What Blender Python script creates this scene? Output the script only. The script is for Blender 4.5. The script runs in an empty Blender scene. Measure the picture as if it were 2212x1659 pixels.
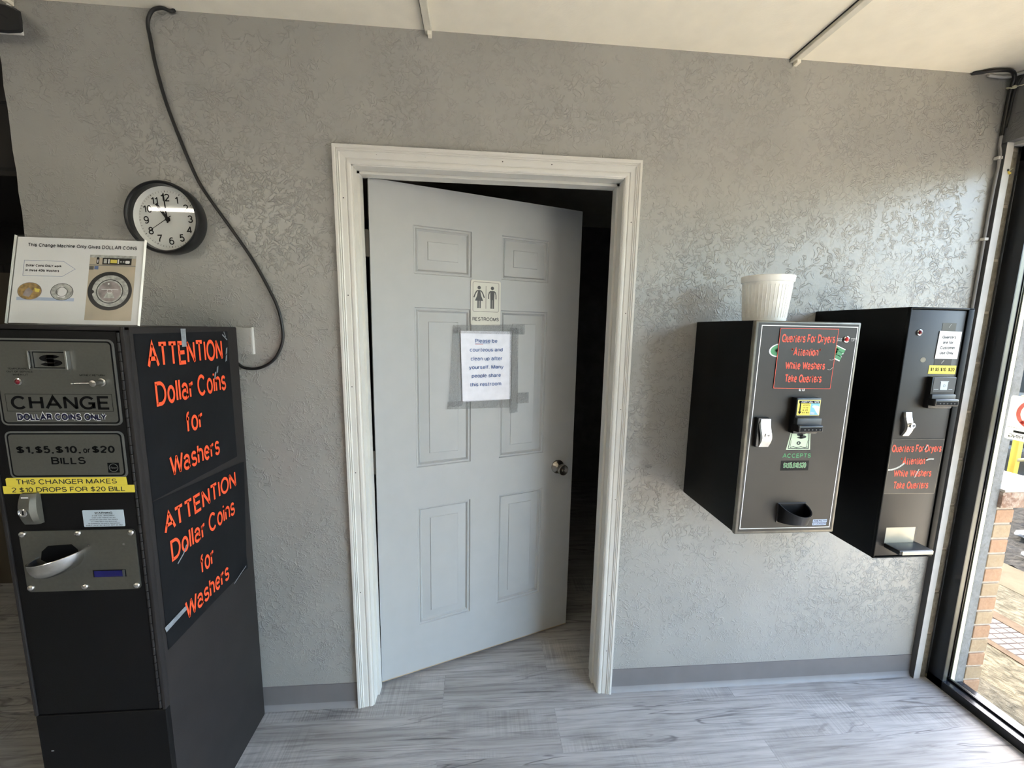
import bpy, bmesh, math, random
from mathutils import Matrix, Vector
random.seed(7)
S = bpy.context.scene
COL = S.collection

# ------------------------------------------------------------------ camera
cam_d = bpy.data.cameras.new('camera')
cam_d.sensor_width = 36.0
cam_d.lens = 867.17 / 2212.0 * 36.0
cam_d.clip_start = 0.05
cam = bpy.data.objects.new('camera', cam_d)
COL.objects.link(cam)
yaw, pitch, roll = -0.0821, -0.1377, -0.0194
Rw = Matrix.Rotation(yaw, 3, 'Z') @ Matrix.Rotation(pitch, 3, 'X') @ Matrix.Rotation(roll, 3, 'Y')
Rb = Rw @ Matrix(((1, 0, 0), (0, 0, -1), (0, 1, 0)))
cam.matrix_world = Matrix.Translation((0.4869, -1.4713, 1.5175)) @ Rb.to_4x4()
S.camera = cam

# ------------------------------------------------------------------ light
S.view_settings.view_transform = 'Standard'
S.view_settings.look = 'None'
S.view_settings.gamma = 1.0
S.view_settings.use_curve_mapping = False
S.view_settings.exposure = 1.57

SKY_STRENGTH = 1.35
SUN_STRENGTH = 8.0
TUBE_STRENGTH = 16.0
world = bpy.data.worlds.new('sky')
S.world = world
world.use_nodes = True
wn = world.node_tree.nodes
wl = world.node_tree.links
wn.clear()
wo = wn.new('ShaderNodeOutputWorld')
wb = wn.new('ShaderNodeBackground')
wsky = wn.new('ShaderNodeTexSky')
wsky.sky_type = 'NISHITA'
wsky.sun_disc = False
wsky.sun_elevation = math.radians(50)
wsky.sun_rotation = math.radians(45)
wsky.air_density = 1.0
wsky.dust_density = 2.0
wb.inputs['Strength'].default_value = SKY_STRENGTH
wl.new(wsky.outputs[0], wb.inputs[0])
wl.new(wb.outputs[0], wo.inputs[0])

sun_d = bpy.data.lights.new('sun', 'SUN')
sun_d.energy = SUN_STRENGTH
sun_d.angle = math.radians(0.6)
sun_d.color = (1.0, 0.93, 0.80)
sun = bpy.data.objects.new('sun', sun_d)
COL.objects.link(sun)
sun.rotation_euler = Vector((-0.03, 0.60, 0.80)).to_track_quat('Z', 'Y').to_euler()
sun.location = (6, 6, 10)

# ------------------------------------------------------------------ materials
MATS = {}
class NT:
    def __init__(s, name):
        s.m = bpy.data.materials.new(name); s.m.use_nodes = True
        s.t = s.m.node_tree; s.t.nodes.clear()
        s.out = s.n('ShaderNodeOutputMaterial')
        MATS[name] = s.m
    def n(s, typ, **kw):
        nd = s.t.nodes.new(typ)
        for k, v in kw.items(): setattr(nd, k, v)
        return nd
    def l(s, a, b): s.t.links.new(a, b)
    def setin(s, nd, **kw):
        for k, v in kw.items(): nd.inputs[k.replace('_', ' ')].default_value = v
    def coords(s, scale=(1, 1, 1), loc=(0, 0, 0), rot=(0, 0, 0)):
        tc = s.n('ShaderNodeTexCoord'); mp = s.n('ShaderNodeMapping')
        s.l(tc.outputs['Object'], mp.inputs['Vector'])
        mp.inputs['Scale'].default_value = scale; mp.inputs['Location'].default_value = loc
        mp.inputs['Rotation'].default_value = rot
        return mp.outputs[0]
    def noise(s, vec, scale, detail=2.0, rough=0.5, dist=0.0):
        nd = s.n('ShaderNodeTexNoise'); s.l(vec, nd.inputs['Vector'])
        s.setin(nd, Scale=scale, Detail=detail, Roughness=rough, Distortion=dist)
        return nd.outputs['Fac']
    def ramp(s, fac, stops, interp='LINEAR'):
        nd = s.n('ShaderNodeValToRGB'); s.l(fac, nd.inputs[0])
        cr = nd.color_ramp; cr.interpolation = interp
        while len(cr.elements) > 1: cr.elements.remove(cr.elements[-1])
        for i, (p, c) in enumerate(stops):
            e = cr.elements[0] if i == 0 else cr.elements.new(p)
            e.position = p
            e.color = (c, c, c, 1) if isinstance(c, (int, float)) else (*c, 1)
        return nd.outputs[0]
    def math(s, op, a, b=None, clamp=False):
        nd = s.n('ShaderNodeMath', operation=op, use_clamp=clamp)
        for i, v in enumerate((a, b)):
            if v is None: continue
            if isinstance(v, (int, float)): nd.inputs[i].default_value = v
            else: s.l(v, nd.inputs[i])
        return nd.outputs[0]
    def mix(s, fac, a, b, typ='MIX'):
        nd = s.n('ShaderNodeMix', data_type='RGBA', blend_type=typ)
        if isinstance(fac, (int, float)): nd.inputs[0].default_value = fac
        else: s.l(fac, nd.inputs[0])
        for i, v in ((6, a), (7, b)):
            if isinstance(v, tuple): nd.inputs[i].default_value = (*v, 1)
            else: s.l(v, nd.inputs[i])
        return nd.outputs[2]
    def bsdf(s, color, rough=0.5, metal=0.0, spec=0.5, normal=None):
        b = s.n('ShaderNodeBsdfPrincipled')
        if isinstance(color, tuple): b.inputs['Base Color'].default_value = (*color, 1)
        else: s.l(color, b.inputs['Base Color'])
        if isinstance(rough, (int, float)): b.inputs['Roughness'].default_value = rough
        else: s.l(rough, b.inputs['Roughness'])
        b.inputs['Metallic'].default_value = metal
        b.inputs['Specular IOR Level'].default_value = spec
        if normal is not None: s.l(normal, b.inputs['Normal'])
        s.l(b.outputs[0], s.out.inputs[0])
        return b
    def bump(s, h, dist=0.002, strength=1.0):
        nd = s.n('ShaderNodeBump'); s.l(h, nd.inputs['Height'])
        nd.inputs['Distance'].default_value = dist; nd.inputs['Strength'].default_value = strength
        return nd.outputs[0]

def plain(name, col, rough=0.5, metal=0.0, spec=0.5, var=0.12, vs=14.0, bscale=0, bdist=0.0005):
    """paint, plastic, print: one colour with a faint mottling of its own and an optional grain"""
    t = NT(name); v = t.coords()
    f = t.noise(v, vs, 3.0)
    dk = tuple(c * (1 - var) for c in col); lt = tuple(min(1, c * (1 + var)) for c in col)
    c = t.ramp(f, [(0.3, dk), (0.7, lt)])
    nrm = t.bump(t.noise(v, bscale, 2.0), bdist, 0.6) if bscale else None
    t.bsdf(c, rough, metal, spec, nrm)
    return t.m

def wall_paint(name, col, rough, amount=1.0):
    t = NT(name); v = t.coords()
    def ridges(scale, dist, width):
        f = t.noise(v, scale, 2.5, 0.55, dist)
        a = t.math('ABSOLUTE', t.math('SUBTRACT', f, 0.5))
        return t.ramp(a, [(0.0, 1.0), (width, 0.35), (width * 2.2, 0.0)], 'EASE')
    r1 = ridges(31.0, 0.9, 0.026)
    r2 = ridges(52.0, 0.6, 0.030)
    m1 = t.ramp(t.noise(v, 3.2, 2.0), [(0.36, 0.0), (0.54, 1.0)])
    m2 = t.ramp(t.noise(t.coords(loc=(7, 3, 5)), 2.6, 2.0), [(0.36, 0.0), (0.54, 1.0)])
    brk = t.ramp(t.noise(t.coords(loc=(2, 9, 4)), 19.0, 1.0), [(0.44, 0.0), (0.54, 1.0)])
    r1 = t.math('MULTIPLY', r1, brk)
    brk2 = t.ramp(t.noise(t.coords(loc=(5, 1, 8)), 30.0, 1.0), [(0.44, 0.0), (0.54, 1.0)])
    r2 = t.math('MULTIPLY', r2, brk2)
    h = t.math('ADD', t.math('MULTIPLY', r1, m1), t.math('MULTIPLY', t.math('MULTIPLY', r2, 0.8), m2))
    h = t.math('ADD', h, t.math('MULTIPLY', t.noise(v, 90.0, 2.0), 0.18))
    h = t.math('ADD', h, t.math('MULTIPLY', t.noise(v, 12.0, 2.0), 0.6))
    f = t.noise(v, 5.0, 3.0)
    c = t.ramp(f, [(0.3, tuple(x * 0.95 for x in col)), (0.7, tuple(x * 1.05 for x in col))])
    t.bsdf(c, rough, 0, 0.5, t.bump(h, 0.0023 * amount, 0.8))
    return t.m

wall_paint('wall_grey', (0.352, 0.342, 0.312), 0.30)
wall_paint('header_grey', (0.15, 0.15, 0.148), 0.5, 0.3)
plain('ceiling_white', (0.90, 0.84, 0.70), 0.9, bscale=160, var=0.03)
plain('batten_white', (0.70, 0.66, 0.55), 0.6, var=0.08, vs=30)
plain('trim_white', (0.66, 0.64, 0.585), 0.4, var=0.02)
plain('nail_hole', (0.10, 0.09, 0.08), 0.8)
plain('raw_wood', (0.45, 0.33, 0.20), 0.8)
plain('door_paint', (0.425, 0.43, 0.42), 0.48, var=0.02, bscale=120, bdist=0.0001)
plain('base_vinyl', (0.175, 0.162, 0.158), 0.5, var=0.05)
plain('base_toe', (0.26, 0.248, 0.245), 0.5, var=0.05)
plain('hinge_dark', (0.07, 0.062, 0.05), 0.45, 0.8)
plain('nickel', (0.32, 0.29, 0.25), 0.28, 1.0)
plain('steel', (0.62, 0.61, 0.58), 0.25, 1.0, vs=60)
plain('chrome', (0.80, 0.80, 0.80), 0.12, 1.0)
plain('brushed_plate', (0.13, 0.125, 0.105), 0.45, 0.6, vs=120, var=0.06)
plain('panel_silver', (0.10, 0.098, 0.084), 0.5, 0.3, vs=200, var=0.05)
plain('panel_rim', (0.17, 0.17, 0.16), 0.4, 0.4)
plain('print_black', (0.004, 0.004, 0.0045), 0.6, spec=0.12)
plain('cabinet_brown', (0.024, 0.021, 0.0205), 0.55, spec=0.22, var=0.10, bscale=400, bdist=0.0003)
plain('cabinet_door', (0.0045, 0.004, 0.004), 0.6, spec=0.2, var=0.12, bscale=400, bdist=0.0003)
plain('cabinet_black', (0.0025, 0.0025, 0.0025), 0.5, spec=0.15, var=0.2, bscale=300, bdist=0.0002)
plain('changer_face', (0.026, 0.0225, 0.0185), 0.40, 0.10, spec=0.35, var=0.15, vs=6)
plain('changer_rim', (0.16, 0.145, 0.115), 0.32, 0.5, var=0.25, vs=25)
plain('tray_metal', (0.46, 0.42, 0.32), 0.4, 0.3, var=0.1)
plain('black_plastic', (0.010, 0.010, 0.011), 0.30, var=0.15)
plain('grey_plastic', (0.045, 0.048, 0.052), 0.4)
plain('cord_black', (0.010, 0.010, 0.010), 0.4)
plain('cord_grey', (0.26, 0.25, 0.24), 0.45)
plain('cord_white', (0.55, 0.54, 0.50), 0.5)
plain('white_plastic', (0.90, 0.88, 0.81), 0.45)
plain('yellow_plastic', (0.80, 0.60, 0.10), 0.5)
plain('tie_cream', (0.62, 0.58, 0.42), 0.5)
plain('clock_white', (0.72, 0.72, 0.68), 0.5, var=0.02)
plain('sign_black', (0.006, 0.0065, 0.008), 0.55, spec=0.22, var=0.2, bscale=40, bdist=0.0004)
plain('sign_brown_black', (0.014, 0.012, 0.010), 0.3, spec=0.4, var=0.25, bscale=30, bdist=0.0004)
plain('neon_orange', (1.0, 0.105, 0.030), 0.55, var=0.02)
plain('orange_red', (0.95, 0.085, 0.030), 0.5, var=0.02)
plain('paper_white', (0.80, 0.80, 0.78), 0.6, var=0.02)
plain('paper_bluish', (0.78, 0.78, 0.84), 0.35, var=0.05, vs=30, bscale=25, bdist=0.0006)
plain('sticker_blue_white', (0.50, 0.58, 0.64), 0.5, var=0.02)
plain('print_blue', (0.10, 0.17, 0.38), 0.5)
plain('print_navy', (0.010, 0.010, 0.045), 0.5)
plain('print_red', (0.65, 0.10, 0.12), 0.5)
plain('print_grey', (0.035, 0.035, 0.037), 0.6, spec=0.2)
plain('print_white', (0.80, 0.80, 0.78), 0.5)
plain('print_green', (0.045, 0.24, 0.085), 0.5)
plain('print_pale_green', (0.52, 0.62, 0.42), 0.5)
plain('print_sky', (0.18, 0.48, 0.62), 0.5)
plain('print_pale_blue', (0.45, 0.54, 0.70), 0.5)
plain('print_tan', (0.50, 0.42, 0.30), 0.5, var=0.12, vs=18)
plain('print_silver', (0.42, 0.42, 0.38), 0.4, var=0.4, vs=120)
plain('print_gold', (0.34, 0.20, 0.045), 0.4, var=0.6, vs=90)
plain('print_drum', (0.24, 0.20, 0.19), 0.35, var=0.6, vs=40)
plain('label_yellow', (0.78, 0.63, 0.07), 0.5, var=0.04)
plain('label_yellow_pale', (0.80, 0.70, 0.22), 0.5, var=0.04)
plain('plaque_cream', (0.62, 0.60, 0.52), 0.5, var=0.03)
plain('plaque_grey', (0.060, 0.057, 0.053), 0.5)
plain('red_lens', (0.55, 0.02, 0.02), 0.15)
plain('dark_red_lens', (0.16, 0.008, 0.015), 0.2)
plain('display_blue', (0.005, 0.005, 0.10), 0.12)
plain('sign_cream', (0.72, 0.66, 0.46), 0.4, var=0.03)
plain('sign_ring_red', (0.50, 0.11, 0.10), 0.5)
plain('tape_grey', (0.24, 0.26, 0.28), 0.3, var=0.2, vs=90)
plain('frame_black', (0.006, 0.006, 0.007), 0.35, var=0.3)
plain('frame_lit', (0.16, 0.155, 0.125), 0.36, 0.5, var=0.10, vs=8)  # lit faces of the black frame, daylight put into the colour
plain('frame_sill', (0.03, 0.033, 0.042), 0.18, 0.3, var=0.3, vs=10)
plain('seal_cream', (0.80, 0.76, 0.52), 0.6, var=0.05)
plain('post_shade', (0.07, 0.07, 0.071), 0.55, var=0.06, vs=20)
plain('post_front', (0.62, 0.61, 0.58), 0.5, var=0.06, vs=20)  # lit face of the same post; also caulk on the wall box
plain('primer_red', (0.065, 0.032, 0.032), 0.8, var=0.3, vs=40)
plain('dark_wall', (0.060, 0.052, 0.043), 0.8, var=0.2, vs=4)
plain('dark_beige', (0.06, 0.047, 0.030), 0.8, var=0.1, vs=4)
plain('restroom_paint', (0.20, 0.20, 0.20), 0.7)
plain('canopy_white', (0.55, 0.54, 0.50), 0.8)
plain('yellow_paint', (0.80, 0.56, 0.07), 0.4)
plain('pale_yellow', (0.75, 0.68, 0.40), 0.4)
plain('car_paint', (0.30, 0.34, 0.36), 0.22, 0.5)
plain('car_glass', (0.02, 0.03, 0.035), 0.08)
plain('tyre', (0.012, 0.012, 0.012), 0.8)
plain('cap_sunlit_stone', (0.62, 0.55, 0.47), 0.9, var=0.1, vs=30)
plain('bulb_off', (0.7, 0.7, 0.7), 0.4)

def glass_mat(name, tint, refl_rough=0.02, base=0.04, extra=None):
    """thin clear sheet: lets light straight through and adds a Fresnel reflection"""
    t = NT(name)
    tr = t.n('ShaderNodeBsdfTransparent'); tr.inputs[0].default_value = (*tint, 1)
    gl = t.n('ShaderNodeBsdfGlossy'); gl.inputs['Roughness'].default_value = refl_rough
    geo = t.n('ShaderNodeNewGeometry'); dt = t.n('ShaderNodeVectorMath', operation='DOT_PRODUCT')
    t.l(geo.outputs['Incoming'], dt.inputs[0]); t.l(geo.outputs['Normal'], dt.inputs[1])
    if extra:
        v = t.coords(); h = t.noise(v, extra[0], 3.0, 0.6, 1.5)
        nb = t.bump(h, extra[1], 1.0)
        t.l(nb, gl.inputs['Normal']); t.l(nb, dt.inputs[1])
    cosi = t.math('ABSOLUTE', dt.outputs['Value'])
    sch = t.math('ADD', t.math('MULTIPLY', t.math('POWER', t.math('SUBTRACT', 1.0, cosi, True), 5.0), 0.92), base)
    mx = t.n('ShaderNodeMixShader')
    t.l(sch, mx.inputs[0]); t.l(tr.outputs[0], mx.inputs[1]); t.l(gl.outputs[0], mx.inputs[2])
    t.l(mx.outputs[0], t.out.inputs[0])
    return t.m
def backlit(name, col):
    t = NT(name); v = t.coords(); c = t.ramp(t.noise(v, 20.0), [(0.3, tuple(x * .96 for x in col)), (0.7, col)])
    d = t.n('ShaderNodeBsdfDiffuse'); tr = t.n('ShaderNodeBsdfTranslucent'); mx = t.n('ShaderNodeMixShader'); mx.inputs[0].default_value = 0.6
    t.l(c, d.inputs[0]); t.l(c, tr.inputs[0]); t.l(d.outputs[0], mx.inputs[1]); t.l(tr.outputs[0], mx.inputs[2]); t.l(mx.outputs[0], t.out.inputs[0])
backlit('sign_sheet', (0.82, 0.76, 0.55)); backlit('sign_sheet_red', (0.62, 0.16, 0.14))
glass_mat('window_glass', (0.93, 0.95, 0.95))
glass_mat('dimming_glass', (0.74, 0.735, 0.71))
glass_mat('clear_acrylic', (0.97, 0.97, 0.97), 0.30, 0.02)
glass_mat('clear_tape', (0.955, 0.96, 0.96), 0.14, 0.18, (130.0, 0.010))
glass_mat('clock_glass', (0.97, 0.97, 0.97), 0.02, 0.035)

def tube_mat():
    t = NT('lamp_tube'); v = t.coords(); e = t.n('ShaderNodeEmission')
    t.l(t.ramp(t.noise(v, 2.0), [(0.3, (1.0, 0.93, 0.80)), (0.7, (1.0, 0.95, 0.84))]), e.inputs[0])
    e.inputs[1].default_value = TUBE_STRENGTH
    t.l(e.outputs[0], t.out.inputs[0])
tube_mat()

def planks():
    t = NT('floor_planks'); v = t.coords(loc=(0.42, 0.06, 0))
    br = t.n('ShaderNodeTexBrick'); t.l(v, br.inputs['Vector'])
    br.offset = 0.37; br.offset_frequency = 2
    t.setin(br, Scale=1.0, Mortar_Size=0.0012, Mortar_Smooth=0.2, Bias=0.0, Brick_Width=1.22, Row_Height=0.178)
    br.inputs['Color1'].default_value = (0, 0, 0, 1); br.inputs['Color2'].default_value = (1, 1, 1, 1)
    br.inputs['Mortar'].default_value = (0.5, 0.5, 0.5, 1)
    sep = t.n('ShaderNodeSeparateColor'); t.l(br.outputs['Color'], sep.inputs[0])
    rnd = sep.outputs[0]
    # shift the grain from plank to plank
    off = t.n('ShaderNodeCombineXYZ'); t.l(t.math('MULTIPLY', rnd, 13.0), off.inputs[0]); t.l(t.math('MULTIPLY', rnd, 5.0), off.inputs[1])
    add = t.n('ShaderNodeVectorMath', operation='ADD'); t.l(v, add.inputs[0]); t.l(off.outputs[0], add.inputs[1])
    def st(sc):
        m = t.n('ShaderNodeMapping'); t.l(add.outputs[0], m.inputs[0]); m.inputs['Scale'].default_value = sc; return m.outputs[0]
    grain = t.noise(st((3.0, 75, 1)), 1.0, 7.0, 0.68, 0.8)
    wide = t.noise(st((1.3, 7, 1)), 1.0, 4.0, 0.6, 1.2)
    saw = t.noise(st((150, 3.0, 1)), 1.0, 2.0, 0.5, 0.2)
    sawm = t.ramp(t.noise(st((1.4, 4.0, 1)), 1.0, 2.0), [(0.50, 0.0), (0.64, 1.0)])
    cr = t.math('ABSOLUTE', t.math('SUBTRACT', t.noise(st((0.9, 8.0, 1)), 1.0, 3.0, 0.55, 1.6), 0.5))
    crm = t.ramp(t.noise(st((1.6, 3.0, 1)), 1.0, 1.0), [(0.47, 0.0), (0.56, 1.0)])
    crack = t.math('MULTIPLY', t.ramp(cr, [(0.0, 1.0), (0.006, 0.8), (0.016, 0.0)]), crm)
    c = t.ramp(wide, [(0.25, (0.29, 0.275, 0.26)), (0.5, (0.42, 0.405, 0.39)), (0.75, (0.52, 0.505, 0.49))])
    c = t.mix(0.85, c, t.ramp(grain, [(0.30, 0.42), (0.5, 0.95), (0.70, 1.20)]), 'MULTIPLY')
    c = t.mix(t.math('MULTIPLY', sawm, 0.55), c, t.mix(1.0, c, t.ramp(saw, [(0.35, 0.62), (0.6, 1.15)]), 'MULTIPLY'))
    c = t.mix(t.math('MULTIPLY', rnd, 0.22), c, (0.24, 0.225, 0.21))
    c = t.mix(t.math('MULTIPLY', crack, 0.6), c, (0.06, 0.055, 0.055))
    c = t.mix(t.math('MULTIPLY', br.outputs['Fac'], 0.22), c, (0.14, 0.14, 0.14))
    h = t.math('SUBTRACT', grain, t.math('MULTIPLY', crack, 1.5))
    h = t.math('SUBTRACT', h, t.math('MULTIPLY', br.outputs['Fac'], 1.0))
    t.bsdf(c, 0.5, 0, 0.32, t.bump(h, 0.0006, 0.7))
planks()

def ground(name, c1, c2, scale, bd, detail=6.0, dist=0.6, stretch=(1, 1, 1)):
    t = NT(name); v = t.coords(scale=stretch)
    f = t.noise(v, scale, detail, 0.65, dist); g = t.noise(v, scale * 0.15, 3.0)
    c = t.ramp(f, [(0.35, c1), (0.62, c2)])
    c = t.mix(0.5, c, t.ramp(g, [(0.3, 0.8), (0.7, 1.1)]), 'MULTIPLY')
    t.bsdf(c, 0.9, 0, 0.2, t.bump(f, bd, 1.0))
ground('concrete_sand', (0.050, 0.041, 0.023), (0.165, 0.142, 0.095), 38.0, 0.02, stretch=(1, 0.6, 1))
ground('concrete_smooth', (0.085, 0.068, 0.040), (0.11, 0.090, 0.056), 12.0, 0.003)
ground('gravel_dark', (0.012, 0.011, 0.010), (0.06, 0.054, 0.045), 26.0, 0.02)
ground('asphalt', (0.07, 0.07, 0.07), (0.12, 0.12, 0.115), 60.0, 0.004)
ground('bounce_concrete', (0.50, 0.43, 0.32), (0.66, 0.58, 0.45), 20.0, 0.002)
ground('rock_pale', (0.2, 0.2, 0.2), (0.35, 0.35, 0.35), 12.0, 0.02)
ground('brick_orange', (0.38, 0.21, 0.115), (0.46, 0.275, 0.16), 60.0, 0.0015)
ground('brick_tan', (0.36, 0.245, 0.14), (0.43, 0.31, 0.185), 60.0, 0.0015)
ground('mortar', (0.44, 0.36, 0.27), (0.56, 0.48, 0.38), 80.0, 0.003)
ground('cap_stone', (0.30, 0.16, 0.10), (0.58, 0.44, 0.33), 40.0, 0.012)
ground('cmu_tan', (0.22, 0.19, 0.14), (0.34, 0.30, 0.23), 45.0, 0.004)
ground('outer_mortar', (0.20, 0.19, 0.17), (0.27, 0.26, 0.24), 60.0, 0.003)
ground('curb_tan', (0.07, 0.045, 0.026), (0.10, 0.07, 0.043), 20.0, 0.003)

def paver_mat():
    t = NT('paver_grid'); v = t.coords()
    br = t.n('ShaderNodeTexBrick'); t.l(v, br.inputs['Vector']); br.offset = 0.0
    t.setin(br, Scale=1.0, Mortar_Size=0.004, Mortar_Smooth=0.1, Brick_Width=0.058, Row_Height=0.034)
    br.inputs['Color1'].default_value = (0.135, 0.108, 0.09, 1); br.inputs['Color2'].default_value = (0.16, 0.13, 0.108, 1)
    br.inputs['Mortar'].default_value = (0.025, 0.016, 0.013, 1)
    t.bsdf(br.outputs[0], 0.8, 0, 0.3, t.bump(t.math('SUBTRACT', 1.0, br.outputs['Fac']), 0.004, 0.8))
paver_mat()

def block_wall():
    t = NT('block_wall'); v = t.coords(rot=(math.radians(90), 0, 0))
    br = t.n('ShaderNodeTexBrick'); t.l(v, br.inputs['Vector'])
    t.setin(br, Scale=1.0, Mortar_Size=0.006, Mortar_Smooth=0.3, Brick_Width=0.40, Row_Height=0.20)
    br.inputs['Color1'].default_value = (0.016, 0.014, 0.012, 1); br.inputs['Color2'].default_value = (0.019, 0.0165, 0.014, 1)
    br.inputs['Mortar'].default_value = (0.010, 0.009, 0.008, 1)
    t.bsdf(br.outputs[0], 0.8, 0, 0.3, t.bump(t.math('SUBTRACT', 1.0, br.outputs['Fac']), 0.003, 0.6))
block_wall()

# ------------------------------------------------------------------ mesh builder
WM = {}
I4 = Matrix.Identity(4)
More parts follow.
